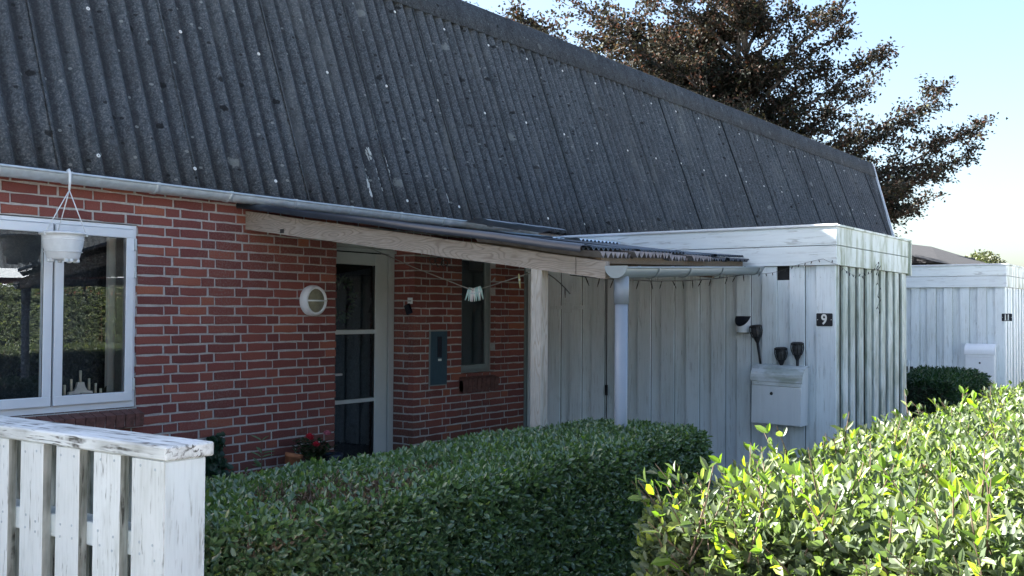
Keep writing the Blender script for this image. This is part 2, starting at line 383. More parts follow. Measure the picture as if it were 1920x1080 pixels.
def np_mesh(name, verts, tris, mat, parent=None, smooth=False):
    me = bpy.data.meshes.new(name); nv, nf = len(verts), len(tris)
    me.vertices.add(nv); me.vertices.foreach_set('co', verts.astype(np.float32).ravel())
    me.loops.add(nf*3); me.loops.foreach_set('vertex_index', tris.astype(np.int32).ravel())
    me.polygons.add(nf); me.polygons.foreach_set('loop_start', np.arange(0, nf*3, 3, dtype=np.int32))
    me.polygons.foreach_set('loop_total', np.full(nf, 3, dtype=np.int32))
    me.update(calc_edges=True); me.validate()
    if smooth: me.polygons.foreach_set('use_smooth', np.ones(nf, bool))
    me.materials.append(M[mat]); o = bpy.data.objects.new(name, me); return link(o, parent)

def nrm(a): return a/np.maximum(np.linalg.norm(a, axis=-1, keepdims=True), 1e-9)
def leaf_arrays(pos, axis, nor, length, width, fold=.25, curl=.15, simple_=False):
    """folded pointed leaves; returns verts, tris"""
    n = len(pos); axis = nrm(axis); side = nrm(np.cross(axis, nor)); nor = np.cross(side, axis)
    L = length[:, None]; W = width[:, None]/2
    c0 = pos; c1 = pos+axis*L*.5-nor*L*fold*.25; c2 = pos+axis*L-nor*L*curl
    if simple_:
        l = pos+axis*L*.45-side*W+nor*W*fold; r = pos+axis*L*.45+side*W+nor*W*fold
        V = np.stack([c0, r, c2, l], 1); T = np.array([[0,1,2],[0,2,3]])
    else:
        l1 = pos+axis*L*.28-side*W*.85+nor*W*fold; l2 = pos+axis*L*.68-side*W*.85+nor*(W*fold-L*curl*.4)
        r1 = pos+axis*L*.28+side*W*.85+nor*W*fold; r2 = pos+axis*L*.68+side*W*.85+nor*(W*fold-L*curl*.4)
        V = np.stack([c0, c1, c2, l1, l2, r1, r2], 1)
        T = np.array([[0,5,1],[1,5,6],[1,6,2],[0,1,3],[1,4,3],[1,2,4]])
    k = V.shape[1]
    return V.reshape(-1, 3), (T[None]+(np.arange(n)*k)[:, None, None]).reshape(-1, 3)

def twig_leaves(base, dirs, tl, pairs, ll, lw, simple_=False, jit=.35):
    """opposite pairs of leaves along twigs"""
    n = len(base); dirs = nrm(dirs); P = []; A = []; N = []; Ls = []
    ref = nrm(np.cross(dirs, rng.normal(size=(n, 3)))); ref2 = np.cross(dirs, ref)
    for k in range(pairs):
        s = (k+.4)/pairs; p = base+dirs*(tl*s)
        a, b = (ref, ref2) if k % 2 == 0 else (ref2, ref)
        for sg in (1, -1):
            ax = nrm(a*sg*(.95-.35*s)+dirs*(.55+.7*s)+rng.normal(size=(n, 3))*jit*.5)
            P.append(p); A.append(ax); N.append(nrm(dirs-ax*.3+rng.normal(size=(n, 3))*jit)); Ls.append(ll*(1-.35*abs(s-.45))*rng.uniform(.5, 1.35, n))
    P = np.concatenate(P); A = np.concatenate(A); N = np.concatenate(N); Ls = np.concatenate(Ls)
    return leaf_arrays(P, A, N, Ls, Ls*lw*rng.uniform(.72, 1.22, len(Ls)), simple_=simple_)
def cat_va(lst):
    V = []; T = []; k = 0
    for v, t in lst: V.append(v); T.append(t+k); k += len(v)
    return np.concatenate(V), np.concatenate(T)

# ------------------------------------------------------------------ ground
MB().box(-400, 400, -400, 400, -.5, 0).build('ground', 'ground', kind='structure')
MB().box(-60, 90, -10.1, -6.1, .0, .03).build('path', 'street', kind='structure')
MB().box(-2.3, 4.2, -2.2, -.35, .0, .035).build('terrace', 'flag', kind='structure')

# ------------------------------------------------------------------ brick house
COURSE = .066667; Z0 = 1.7127          # a bed joint lies at Z0, others every course
WX0, WX1, WZ0, WZ1 = -1.448, -.210, .905, 2.112     # left window opening
AX1 = 1.615                             # left wall ends at the door recess
BX0, BX1 = 2.558, 4.245                 # right wall
SX0, SX1, SZ0, SZ1 = 3.235, 3.760, .965, 2.112     # narrow window opening
HX0, HX1, TOP = -8.0, 18.0, 2.385
house = empty('brick_house', (0, 0, 0), 'long red brick terraced house with a steep dark corrugated roof', 'house')
# mortar body behind the bricks
wl = MB()
F0 = .007
wl.box(HX0, WX0, F0, .33, 0, TOP); wl.box(WX0, WX1, F0, .33, 0, WZ0); wl.box(WX0, WX1, F0, .33, WZ1, TOP); wl.box(WX1, AX1-.007, F0, .33, 0, TOP)
wl.box(AX1-.007, BX0+.007, .005, .33, 2.19, TOP)
wl.box(BX0+.007, SX0, F0, .33, 0, TOP); wl.box(SX0, SX1, F0, .33, 0, SZ0); wl.box(SX0, SX1, F0, .33, SZ1, TOP); wl.box(SX1, HX1, F0, .33, 0, TOP)
wall = wl.build('wall', 'mortar', house)

def brick_mesh(L, H=.0545, D=.06, seed=0):
    r = random.Random(seed); j = lambda a: r.uniform(-a, a)
    c = .004
    nseg = 3 if L > .15 else 1
    vs = []; fs = []
    # front outline wobbling along the length: rows of 4 verts (back-bottom, front-bottom, front-top, back-top)
    xs = [-L/2+L*i/nseg for i in range(nseg+1)]
    for i, x in enumerate(xs):
        e = .004 if i in (0, nseg) else 0
        xx = x+(j(.0035) if i in (0, nseg) else 0)
        zb, zt = -H/2+j(.0032), H/2+j(.0032); fy = j(.0016)
        inx = (c if i == 0 else -c if i == nseg else 0)
        vs += [(xx, D, zb), (xx, fy+.004+e*.3, zb), (xx+inx, fy, zb+c), (xx+inx, fy, zt-c), (xx, fy+.004+e*.3, zt), (xx, D, zt)]
    for i in range(nseg):
        a, b = i*6, (i+1)*6
        for k in range(5): fs.append((a+k, a+k+1, b+k+1, b+k))
    fs += [(0, 1, 2, 3, 4, 5)[::-1], tuple(nseg*6+k for k in range(6))]
    return vs, fs
POOL = {}
def brick_pool(L):
    key = round(L, 3)
    if key not in POOL:
        out = []
        for s in range(7 if key in (.228, .108) else 3):
            vs, fs = brick_mesh(L, seed=int(key*1000)*31+s); mb = MB(); mb.add(vs, fs); me = mb.mesh('brick'); me.materials.append(M['brick']); out.append((me, vs, fs))
        POOL[key] = out
    return random.choice(POOL[key])
J = .012
bricks = []      # (size_on_picture, kind, length, centre, face) ; face 'a' = front of wall, 'r' = return side
def row_joints(k, x0, x1, base, extra=()):
    """vertical joint positions between x0 and x1 for course k"""
    js = []
    pat = (0, .12, .36) if k % 2 == 0 else (.06, .30, .42)
    n = math.floor((x0-base)/.6)-1
    while True:
        for p in pat:
            x = base+n*.6+p
            if x > x1: return js
            if x > x0: js.append(x)
        n += 1
def course(k, x0, x1, js, zc):
    ed = [x0-J/2]+[x for x in js if x0+.07 < x < x1-.07]+[x1+J/2]
    for a, b in zip(ed[:-1], ed[1:]):
        bricks.append((a+J/2, b-J/2, zc))
kmin, kmax = -10, 25
for k in range(kmin, kmax):
    zc = Z0-(k+.5)*COURSE
    if zc < .05: break
    js = [x for x in row_joints(k, HX0, AX1, 0.0) if x < 1.46]
    js = [x for x in js if not (abs(x-.0) < 1e-9 and False)]
    js += [] if k % 2 else []
    if k % 2 == 0: js = [x for x in js if x < 1.25]+[1.32, 1.44]
    else: js = [x for x in js if x < 1.3]+[1.5]
    inwin = WZ0-.02 < zc < WZ1
    if inwin:
        course(k, HX0, WX0, js, zc); course(k, WX1, AX1, js, zc)
    elif zc > WZ0-.13 and zc < WZ0:      # sill course zone
        course(k, HX0, WX0, js, zc); course(k, WX1+.012, AX1, js, zc)
    else: course(k, HX0, AX1, js, zc)
    # right wall
    if k % 2: jb = [2.728-.0, 2.964, 3.080, 3.320, 3.560, 3.680, 3.920, 4.160]
    else: jb = [2.659, 2.778, 3.018, 3.250, 3.378, 3.618, 3.858, 3.978, 4.218]
    if SZ0 < zc < SZ1: course(k, BX0, SX0, jb, zc); course(k, SX1, BX1, jb, zc)
    else: course(k, BX0, BX1, jb, zc)
    if zc > 2.19: course(k, AX1+.012, BX0-.012, [1.86, 2.1, 2.34] if k % 2 else [1.74, 1.98, 2.22, 2.46], zc)
camp = Vector((-4.31, -6.02, 1.55))
def visible(x, z, y=0):
    if x < -1.35: return 0
    if -.5 < x < .1 and z < .75: return 0
    return 1
rank = sorted(range(len(bricks)), key=lambda i: -(visible((bricks[i][0]+bricks[i][1])/2, bricks[i][2])*10000
        + (1 if bricks[i][2] > .35 else 0)*5000 - (Vector(((bricks[i][0]+bricks[i][1])/2, 0, bricks[i][2]))-camp).length*100))
chosen = set(rank[:280])
rest = MB()
for i, (a, b, zc) in enumerate(bricks):
    L = round(b-a, 3)
    if L < .03: continue
    me, vs, fs = brick_pool(L)
    c = Vector(((a+b)/2, random.uniform(-.0012, .0012), zc))
    if i in chosen: inst('brick', me, wall, c)
    else: rest.add([Vector(v)+c for v in vs], fs)
# return wall beside the door and the left reveal
for k in range(kmin, kmax):
    zc = Z0-(k+.5)*COURSE
    if zc > 2.19 or zc < .05: continue
    for (Y0, Y1) in ([(.062, .24)] if k % 2 == 0 else [(.062, .113), (.125, .24)]):
        me, vs, fs = brick_pool(round(Y1-Y0, 3))
        rot = Matrix.Rotation(-math.pi/2, 4, 'Z')
        rest.add([rot @ Vector(v)+Vector((BX0, (Y0+Y1)/2, zc)) for v in vs], fs)
        rot = Matrix.Rotation(math.pi/2, 4, 'Z')
        rest.add([rot @ Vector(v)+Vector((AX1, (Y0+Y1)/2, zc)) for v in vs], fs)
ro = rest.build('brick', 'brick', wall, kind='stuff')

# brick sills: bricks on edge, sloping outwards
def sill(name, x0, x1, ztop, zbot, yf, n, label):
    s = MB().box(x0+.004, x1-.004, yf+.016, .05, zbot+.010, ztop-.05).build(name, 'mortar', house, label)
    w = (x1-x0)/n
    for i in range(n):
        a = x0+w*i+.004; b = x0+w*(i+1)-.004; j = random.uniform(-.002, .002); jj = random.uniform(-.003, .003)
        mb = MB().prism([(a, .04, ztop), (a, yf+j, ztop-.035), (a, yf+.012+j, zbot+jj), (a, .04, zbot+.01+jj)], (b-a, 0, 0))
        mb.build('brick', 'brick_sill', s)
sill('window_sill', -1.46, -.198, .908, .785, -.085, 18, 'sloping red brick sill under the wide white window')
sill('window_sill', 3.20, 3.75, .958, .80, -.06, 8, 'shaded brick sill under the narrow window')
# interior rooms
room = MB()
def shell(mb, x0, x1, y0, y1, z0, z1, t=.05):
    mb.box(x0-t, x0, y0, y1, z0, z1); mb.box(x1, x1+t, y0, y1, z0, z1); mb.box(x0-t, x1+t, y1, y1+t, z0, z1)
    mb.box(x0-t, x1+t, y0, y1+t, z0-t, z0-.002); mb.box(x0-t, x1+t, y0, y1+t, z1+.002, z1+t)
shell(room, -3.4, 1.2, .335, 3.6, .05, 2.35); shell(room, 1.5, 2.9, .335, 3.0, .05, 2.35); shell(room, 3.1, 4.2, .335, 2.2, .05, 2.35)
room.build('interior', 'room', house)
MB().box(WX0+.03, WX1-.02, .10, .33, WZ0-.02, WZ0+.012).build('interior_sill', 'room', house)

# --- left window: frame, two sashes
FR, FB = .02, .075
win = MB()
wf = MB()
wf.box(WX0, WX1, FR, FR+.07, WZ0+.006, WZ0+.045); wf.box(WX0, WX1, FR, FR+.07, 2.082, 2.106)
wf.box(WX0, WX0+.03, FR, FR+.07, WZ0+.045, 2.082); wf.box(WX1-.026, WX1, FR, FR+.07, WZ0+.045, 2.082); wf.box(-.815, -.780, FR, FR+.07, WZ0+.045, 2.082)
window = wf.build('window', 'frame', house, 'wide white casement window with two visible sashes')
def sash(x0, x1, z0, z1, y, parent, mat='frame', gl='glass', st=.058, sb=.062, d=.045, tilt=0):
    s = MB(); s.box(x0, x1, y, y+d, z0, z0+sb, bev=.004); s.box(x0, x1, y, y+d, z1-st, z1, bev=.004)
    s.box(x0, x0+st, y+.0015, y+d-.001, z0+sb-.003, z1-st+.003, bev=.003); s.box(x1-st, x1, y+.0015, y+d-.001, z0+sb-.003, z1-st+.003, bev=.003)
    so = s.build('sash', mat, parent)
    return so
def pane_in(parent, x0, x1, z0, z1, y, gl='glass', tilt=0, gask=True):
    mb = MB(); mb.add([(x0, y, z0), (x1, y, z0), (x1, y+tilt, z1), (x0, y+tilt, z1)], [(0, 1, 2, 3)]).build('pane', gl, parent)
s1 = sash(-.790, -.238, .952, 2.078, -.004, window); s2 = sash(-1.42, -.805, .952, 2.078, -.004, window)
pane_in(window, -.735, -.29, 1.01, 2.025, .014); pane_in(window, -1.365, -.86, 1.01, 2.025, .014, tilt=.001)
gk = MB()
for a, b in ((-.790, -.238), (-1.42, -.805)):
    gk.box(a+.056, b-.056, .003, .009, 1.012, 1.017); gk.box(a+.056, b-.056, .003, .009, 2.018, 2.023)
    gk.box(a+.055, a+.060, .003, .009, 1.016, 2.019); gk.box(b-.060, b-.055, .003, .009, 1.016, 2.019)
gk.box(-.805, -.790, .019, .021, .95, 2.08); gk.box(-.24, -.234, .018, .0195, .95, 2.08)
gk.build('gasket', 'gasket', window)
for zz in (1.06, 1.80, 1.98):
    MB().box(-.238, -.222, -.008, .0195, zz-.04, zz+.04, bev=.003).build('hinge', 'zinc', window)
# curtain inside, folds as real geometry
def curtain(x0, x1, y, z0, z1, mat, parent, amp=.015, wl_=.07, name='curtain'):
    n = int((x1-x0)/wl_*8)+2; vs = []; fs = []
    for i in range(n+1):
        x = x0+(x1-x0)*i/n; yy = y+amp*math.sin(x/wl_*6.28)+amp*.5*math.sin(x/wl_*2.1+1)
        vs += [(x, yy, z0), (x, yy, z1)]
    for i in range(n): fs.append((2*i, 2*i+2, 2*i+3, 2*i+1))
    return MB().add(vs, fs, True).build(name, mat, parent)
curtain(-.30, -.12, .24, .93, 2.2, 'curtain', house)

# --- door set back in the recess
DY = .252
df = MB()
df.box(1.635, 2.556, DY-.02, DY+.08, 2.095, 2.19); df.box(2.486, 2.556, DY-.02, DY+.08, .04, 2.095); df.box(1.617, 1.69, DY-.02, DY+.08, .04, 2.095)
door_frame = df.build('door_frame', 'doorframe', house)
MB().box(1.617, 2.556, DY-.045, DY-.02, 2.06, 2.088).build('trim', 'doorframe', door_frame)
dl = MB(); x0, x1, z0, z1 = 1.70, 2.478, .06, 2.05; st = .105
dl.box(x0, x0+st, DY-.012, DY+.035, z0, z1, bev=.004); dl.box(x1-st-.048, x1, DY-.012, DY+.035, z0, z1, bev=.004)
for (a, b) in ((z0+.0, .22), (.766, .798), (1.354, 1.391), (1.949, z1)):
    dl.box(x0+st-.002, x1-st-.046, DY-.008, DY+.03, a, b, bev=.003)
door = dl.build('door', 'doorframe', house, 'glazed entrance door with three stacked dark panes')
for a, b in ((.22, .766), (.798, 1.354), (1.391, 1.949)):
    pane_in(door, x0+st, x1-st-.046, a, b, DY+.012, 'glass_dark')
g2 = MB()
for a, b in ((.22, .766), (.798, 1.354), (1.391, 1.949)):
    g2.box(x1-st-.052, x1-st-.046, DY-.002, DY+.008, a, b)
g2.build('gasket', 'gasket', door)
MB().tube([(1.765, DY-.05, 1.02), (1.765, DY-.055, 1.02), (1.88, DY-.055, 1.02)], .010).build('handle', 'zinc', door)
MB().box(1.617, 2.556, .02, .33, 0, .055).build('threshold', 'flag', house)

# --- narrow window in the right wall
NY = .07
nf = MB(); nf.box(SX0+.004, SX1-.004, NY, NY+.06, SZ0+.004, SZ0+.03); nf.box(SX0+.004, SX1-.004, NY, NY+.06, SZ1-.03, SZ1-.004)
nf.box(SX0+.004, SX0+.03, NY, NY+.06, SZ0+.03, SZ1-.03); nf.box(SX1-.035, SX1-.004, NY, NY+.06, SZ0+.03, SZ1-.03)
narrow = nf.build('window', 'frame_green', house, 'narrow dark teal window deep under the canopy')
sash(SX0+.03, SX1-.037, SZ0+.032, SZ1-.032, NY-.012, narrow, 'frame_green', st=.045, sb=.05)
pane_in(narrow, SX0+.07, SX1-.08, SZ0+.08, SZ1-.07, NY+.01, 'glass_dark')
MB().box(SX0+.04, SX1-.04, NY+.05, NY+.06, SZ0+.06, SZ1-.16).build('blind', 'teal_blind', narrow)
MB().box(4.246, 4.292, -.012, .03, .0, 2.36).build('corner_board', 'frame_green', house)

# --- roof: corrugated sheets on a steep slope
TH = R(70); CT, ST_ = math.cos(TH), math.sin(TH); EY, EZ = -.075, 2.405; SL = 2.55
def rp(x, s, n=0): return Vector((x, EY+s*CT-n*ST_, EZ+s*ST_+n*CT))
WAVE = .146; SW = 7*WAVE; XL = 3.24-11*SW
roof = MB()
roof.add([rp(HX0, -.02, -.035), rp(17.45, -.02, -.035), rp(18.35, SL, -.035), rp(HX0, SL, -.035)], [(0, 1, 2, 3)])
roof.box(HX0, 17.4, -.07, .32, 2.386, 2.41)
roof = roof.build('roof', 'shed_dark', house, 'steep dark grey corrugated roof with pale lichen specks')
def sheet_mesh(x0, w, seed, shear=0, s0=-.03, s1=SL, over=0):
    r = random.Random(seed); nx = int(round(w/WAVE*8)); ny = 6
    vs = []; fs = []
    for j in range(ny+1):
        s = s0+(s1-s0)*j/ny
        for i in range(nx+1):
            x = w*i/nx; ph = 2*math.pi*(x/WAVE)
            nn = .028*math.cos(ph)+.013*(1-x/w)+r.uniform(-.0007, .0007)
            xx = x+x0
            if shear: xx = x0+x*(1-shear*(1-(s-s0)/(s1-s0)))
            vs.append(rp(xx, s, nn))
    for j in range(ny):
        for i in range(nx): a = j*(nx+1)+i; fs.append((a, a+1, a+nx+2, a+nx+1))
    k = len(vs)     # thickness lip at the eave and on the right hand lap
    for i in range(nx+1): v = vs[i]; vs.append(v+Vector((0, ST_*.008, -CT*.008)))
    for i in range(nx): fs.append((i, k+i, k+i+1, i+1))
    k2 = len(vs)
    for j in range(ny+1): v = vs[j*(nx+1)]; vs.append(v+Vector((0.003, ST_*.008, -CT*.008)))
    for j in range(ny): a = j*(nx+1); fs.append((a, a+nx+1, k2+j+1, k2+j))
    mb = MB(); mb.add(vs, fs, True); return mb
protos = []
for s in range(4):
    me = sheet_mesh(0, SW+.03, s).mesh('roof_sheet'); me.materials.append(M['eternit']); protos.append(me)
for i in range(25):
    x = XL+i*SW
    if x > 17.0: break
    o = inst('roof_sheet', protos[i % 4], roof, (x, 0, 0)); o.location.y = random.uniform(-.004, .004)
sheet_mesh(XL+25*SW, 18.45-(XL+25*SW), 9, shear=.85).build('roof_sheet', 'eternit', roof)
# verge board at the gable end
MB().prism([rp(18.46, SL, .06), rp(18.46, SL, -.10), rp(17.62, -.03, -.10), rp(17.62, -.03, .06)], (.03, 0, 0)).build('verge_board', 'frame', roof)
# ridge pieces: smooth angled caps with collars, mossy on top
for i in range(27):
    xa = HX0+i*1.0; xb = min(xa+1.03, 18.5)
    if xa > 18.3: break
    j = random.uniform(-.006, .006)
    prof = [rp(0, 2.24+j, .030), rp(0, 2.24+j, .038), rp(0, 2.50, .046), rp(0, 2.565, .040), rp(0, 2.60, .015), Vector((0, EY+SL*CT+.30, EZ+SL*ST_+.03+.07)), Vector((0, EY+SL*CT+.30, EZ+SL*ST_+.02+.07))]
    vs = []; fs = []; lift = .006
    for xx, e in ((xa, 0), (xa+.10, -.001), (xa+.11, -.004), (xb, -.005)):
        for p in prof: vs.append(Vector((xx, p.y-ST_*(e+.006), p.z+CT*(e+.006))))
    n = len(prof)
    for a in range(3):
        for b in range(n-1): fs.append((a*n+b, (a+1)*n+b, (a+1)*n+b+1, a*n+b+1))
    MB().add(vs, fs, True).build('ridge_piece', 'ridge', roof)
# shallow upper roof and rear so that the house is closed
ry0, rz0 = EY+SL*CT, EZ+SL*ST_
MB().prism([(HX0, ry0+.25, rz0+.06), (HX0, 4.6, rz0+.55), (HX0, 9.0, rz0+.0), (HX0, 9.2, 0), (HX0, 9.0, 0), (HX0, .34, 0), (HX0, .34, 2.4), (HX0, ry0+.1, rz0-.05)], (26.1, 0, 0)).build('upper_roof', 'ridge', house)
# moss line on the ridge
mv = []; mf = MB()
for i in range(900):
    x = random.uniform(-1, 18.3); s = random.choice([random.gauss(2.585, .012), random.gauss(2.57, .03)]); c = rp(x, s, .042); r_ = random.uniform(.006, .022)
    mf.add([c+Vector((random.uniform(-r_, r_)*1.6, random.uniform(-r_, r_)*.6, random.uniform(-.3*r_, r_*.8))) for _ in range(4)], [(0, 1, 2), (0, 2, 3), (0, 3, 1), (1, 3, 2)])
mf.build('moss', 'moss', roof, kind='stuff')
lm = MB()      # black moss lodged along the sheet laps
for i in range(25):
    xl = XL+(i+1)*SW+.0
    if xl > 17.3: break
    for q in range(34):
        s = random.choice([random.uniform(.02, 2.2), random.betavariate(1.2, 2.6)*2.2]); r_ = random.uniform(.004, .013); c = rp(xl+random.uniform(-.004, .008), s, .030)
        lm.add([c+Vector((random.uniform(-1, 1)*r_, random.uniform(-.5, .1)*r_, random.uniform(-2.2, 2.2)*r_)) for _ in range(4)], [(0, 1, 2), (0, 2, 3), (0, 3, 1), (1, 3, 2)])
lm.build('moss', 'shed_dark', roof, kind='stuff')
# fixing screws with pale washers
sc_ = MB()
for i in range(0, 175):
    for s, ph in ((.10, 1), (1.22, 2), (2.1, 0)):
        if i % 5 == ph % 5:
            x = XL+i*WAVE*1.0
            if x < 17.2 and random.random() < .93:
                c = rp(x, s+random.uniform(-.015, .015), .028+.013*(1-((x-XL) % SW)/SW)); ax = Vector((0, -ST_, CT))
                sc_.lathe([(.0045, .0), (.013, .001), (.013, .006), (.006, .007)], c, ax, 8, False)
sc_.build('roof_screw', 'white_enamel', roof, kind='stuff')
# bird lime streaks
bd = MB()
for (x, s, w, l) in ((1.99, .30, .03, .22), (2.12, .34, .035, .26), (2.14, .22, .02, .12), (2.26, .40, .02, .2), (3.02, .20, .025, .10), (1.93, .16, .018, .14), (2.05, .5, .02, .10)):
    k = len(bd.v)
    for q in range(26):
        ss = s+l*(q/25-.5)+random.uniform(-.01, .01); xx = x+random.uniform(-w, w)*(.3+.7*math.sin(q/25*3.14)); r_ = random.uniform(.004, .011)
        xi = (xx-XL) % SW; nn = .028*math.cos(2*math.pi*xi/WAVE)+.013*(1-xi/SW)+.003
        pts = [rp(xx+r_*math.cos(a)*1.0, ss+r_*math.sin(a)*2, nn) for a in (0, 1.05, 2.1, 3.14, 4.2, 5.2)]
        bd.add(pts, [(0, 1, 2, 3, 4, 5)])
bd.build('dropping', 'dropping', roof, kind='stuff')

# --- main gutter
def half_gutter(mb, a, b, rad, t=.004, n=12, rim=.008):
    a = Vector(a); b = Vector(b); d = (b-a).normalized(); sdv = d.cross(Vector((0, 0, 1))).normalized()
    for rr, flip in ((rad, 1), (rad-t, -1)):
        vs = []
        for p in (a, b):
            for k in range(n+1):
                th = math.pi*k/n; vs.append(p+sdv*math.cos(th)*rr-Vector((0, 0, 1))*math.sin(th)*rr)
        mb.add(vs, [(k, k+1, n+2+k, n+1+k) for k in range(n)], True)
    for sg in (1, -1): mb.tube([a+sdv*sg*rad, b+sdv*sg*rad], rim, 8)
    return sdv
gm = MB(); half_gutter(gm, (-8.0, -.135, 2.375), (3.36, -.135, 2.372), .058, rim=.009)
gutter = gm.build('gutter', 'zinc', house, 'whitish half round eaves gutter on the brick wall')
for x in (-3.2, -2.6, -2.0, -1.40, -.814, -.195, .399, .998, 1.586, 2.171, 2.745):
    vs = []
    for xx in (x-.014, x+.014):
        for rr in (.0595, .0635):
            for k in range(11): th = math.pi*k/10*1.08-.04; vs.append((xx, -.135-math.cos(th)*rr, 2.374-math.sin(th)*rr))
    fs = [(11+k, 12+k, 34+k, 33+k) for k in range(10)]+[(k, k+1, 12+k, 11+k) for k in range(10)]+[(22+k, 33+k, 34+k, 23+k) for k in range(10)]
    mb = MB().add(vs, fs, True); mb.box(x-.012, x+.012, -.20, -.08, 2.378, 2.384); mb.build('gutter_bracket', 'zinc', gutter)
g3 = MB(); half_gutter(g3, (3.37, -.12, 2.368), (4.26, -.12, 2.36), .040, rim=.007); g3.build('gutter', 'zinc', house, 'thin end length of gutter above the canopy')

# ------------------------------------------------------------------ canopy over the door
canopy = empty('porch_canopy', (.68, -.1, 0), 'lean-to porch canopy of dark corrugated sheets on a weathered timber beam', 'canopy')
def beam_z(y): return 2.279+y*(2.279-1.838)/3.06
def beam_b(y): return beam_z(y)-.135+.012*min(1, -y/3.0)*3.0
bb = MB()
def slab(mb, x0, x1, ya, yb, n=12):
    vs = []
    for i in range(n+1):
        y = ya+(yb-ya)*i/n; w = .0015*math.sin(i*2.1)
        t, b = beam_z(y)+w, beam_b(y)+w*.7
        vs += [(x0, y, b), (x1, y, b), (x1, y, t), (x0, y, t)]
    fs = [(0, 1, 2, 3), tuple(n*4+k for k in (3, 2, 1, 0))]
    for i in range(n):
        a = i*4
        for k in range(4): fs.append((a+k, a+(k+1) % 4, a+4+(k+1) % 4, a+4+k))
    mb.add(vs, fs)
slab(bb, .680, .728, -.004, -2.862); beam = bb.build('beam', 'beam', canopy, 'long silvered pine edge beam')
b2 = MB(); slab(b2, .683, .730, -2.866, -3.058, 3); b2.build('beam', 'beam', canopy, 'short end piece of the edge beam')
MB().box(.678, .68, -.42, -.38, 2.10, 2.13).build('knot', 'gasket', canopy)
post = MB().box(.681, .754, -2.628, -2.552, 0, beam_b(-2.6)+.012, bev=.003).build('post', 'post', canopy)
for x, yr in ((1.55, -2.74), (2.5, -2.58), (3.5, -2.40)):
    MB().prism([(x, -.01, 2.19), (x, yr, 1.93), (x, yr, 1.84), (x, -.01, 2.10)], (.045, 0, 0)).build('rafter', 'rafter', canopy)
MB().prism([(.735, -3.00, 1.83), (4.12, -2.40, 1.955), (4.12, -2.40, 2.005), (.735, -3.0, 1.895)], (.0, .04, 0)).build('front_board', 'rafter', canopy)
def cz(u, v, front=0):
    """canopy surface: u 0..1 along the wall, v 0..1 out from the wall"""
    yf = -3.07+.62*u
    y = yf*v
    zl = 2.305+(1.885-2.305)*v; zr = 2.285+(2.022-2.285)*v
    return Vector((.625+3.62*u, y, zl+(zr-zl)*u))
def csheet(u0, u1, v0, v1, name, mat, amp=.009, wl_=.076, dz=0, label=None, tri=False, rag=0, tilt=0):
    w = (u1-u0)*3.62; nx = int(w/wl_*(4 if tri else 8)); ny = 8; vs = []; fs = []
    for j in range(ny+1):
        for i in range(nx+1):
            u = u0+(u1-u0)*i/nx; vv = v0+(v1-v0)*j/ny
            if rag and j == ny: vv += rag*math.sin(i*.13+u0*40)+rag*.4*math.sin(i*.9)
            p = cz(u, vv); ph = (i/(4 if tri else 8)) % 1
            wv = (4*abs(ph-.5)-1) if tri else math.cos(2*math.pi*ph)
            sag = .006*math.sin(j*.8+u0*9)
            vs.append(p+Vector((0, 0, amp*wv+dz+tilt*i/nx+sag)))
    for j in range(ny):
        for i in range(nx): a = j*(nx+1)+i; fs.append((a, a+1, a+nx+2, a+nx+1))
    k = len(vs)
    for i in range(nx+1): v = vs[ny*(nx+1)+i]; vs.append(v-Vector((0, 0, .0035)))
    for i in range(nx): a = ny*(nx+1)+i; fs.append((a, a+1, k+i+1, k+i))
    return MB().add(vs, fs, not tri).build(name, mat, canopy, label)
csheet(.0, .27, .0, .955, 'roof_sheet', 'pvc_dark', dz=.012, tilt=.006)
csheet(.25, .52, .0, .965, 'roof_sheet', 'pvc_dark', dz=.012, tilt=.006)
csheet(.50, .77, .0, .955, 'roof_sheet', 'pvc_dark', dz=.012, tilt=.006)
csheet(.75, .995, .0, .965, 'roof_sheet', 'pvc_dark', dz=.012, tilt=.006)
for k, (u0, u1, v1, dz) in enumerate(((.01, .17, .99, -.016), (.15, .36, 1.0, -.010), (.34, .50, .99, -.018), (.48, .64, 1.0, -.008))):
    csheet(u0, u1, .7, v1, 'under_sheet', 'sheet_brown', amp=.018, dz=dz, tri=True, rag=.003, label='ragged pinkish brown under sheet' if k == 0 else None)
csheet(.63, .80, .7, .985, 'under_sheet', 'pvc_dark', amp=.014, dz=-.012, tri=True, rag=.003); csheet(.79, .985, .7, .99, 'under_sheet', 'pvc_dark', amp=.014, dz=-.014, tri=True, rag=.003)
csheet(.76, .99, .0, .46, 'roof_sheet', 'pvc_pale', amp=.010, dz=.038, tilt=.004, label='pale clouded sheet laid on top beside the shed')
csheet(.70, .765, .02, .40, 'roof_sheet', 'pvc_pale', amp=.006, dz=.034)
# rolled edge flashing along the beam side
fl = MB(); n = 14
vs = []; fs = []
for i in range(n+1):
    v = i/n; p = cz(0, v*.96); lft = .010*math.sin(i*1.3)
    for dx, dz in ((-.028, -.012+lft*.3), (-.030, .018+lft*.3), (.02, .036+lft*.3), (.16, .027)): vs.append(p+Vector((dx, 0, dz)))
for i in range(n):
    for k in range(3): a = i*4+k; fs.append((a, a+1, a+5, a+4))
fl.add(vs, fs, True).build('edge_flashing', 'pvc_dark', canopy)
for i in range(3):      # grey ridge pieces tucked under the eaves
    x0 = 3.02+i*.42; vs = []; fs = []
    for a in range(2):
        x = x0+a*.44; r_ = .05 if a == 0 else .058
        for k in range(9):
            th = -.25+math.pi*k/8*.75; vs.append((x, -.17-math.sin(th)*.02-.28*k/8, 2.375+math.sin(th)*r_-.05*k/8-.012*a))
    fs = [(k, k+1, 10+k, 9+k) for k in range(8)]
    MB().add(vs, fs, True).build('ridge_piece', 'flash_grey', canopy)
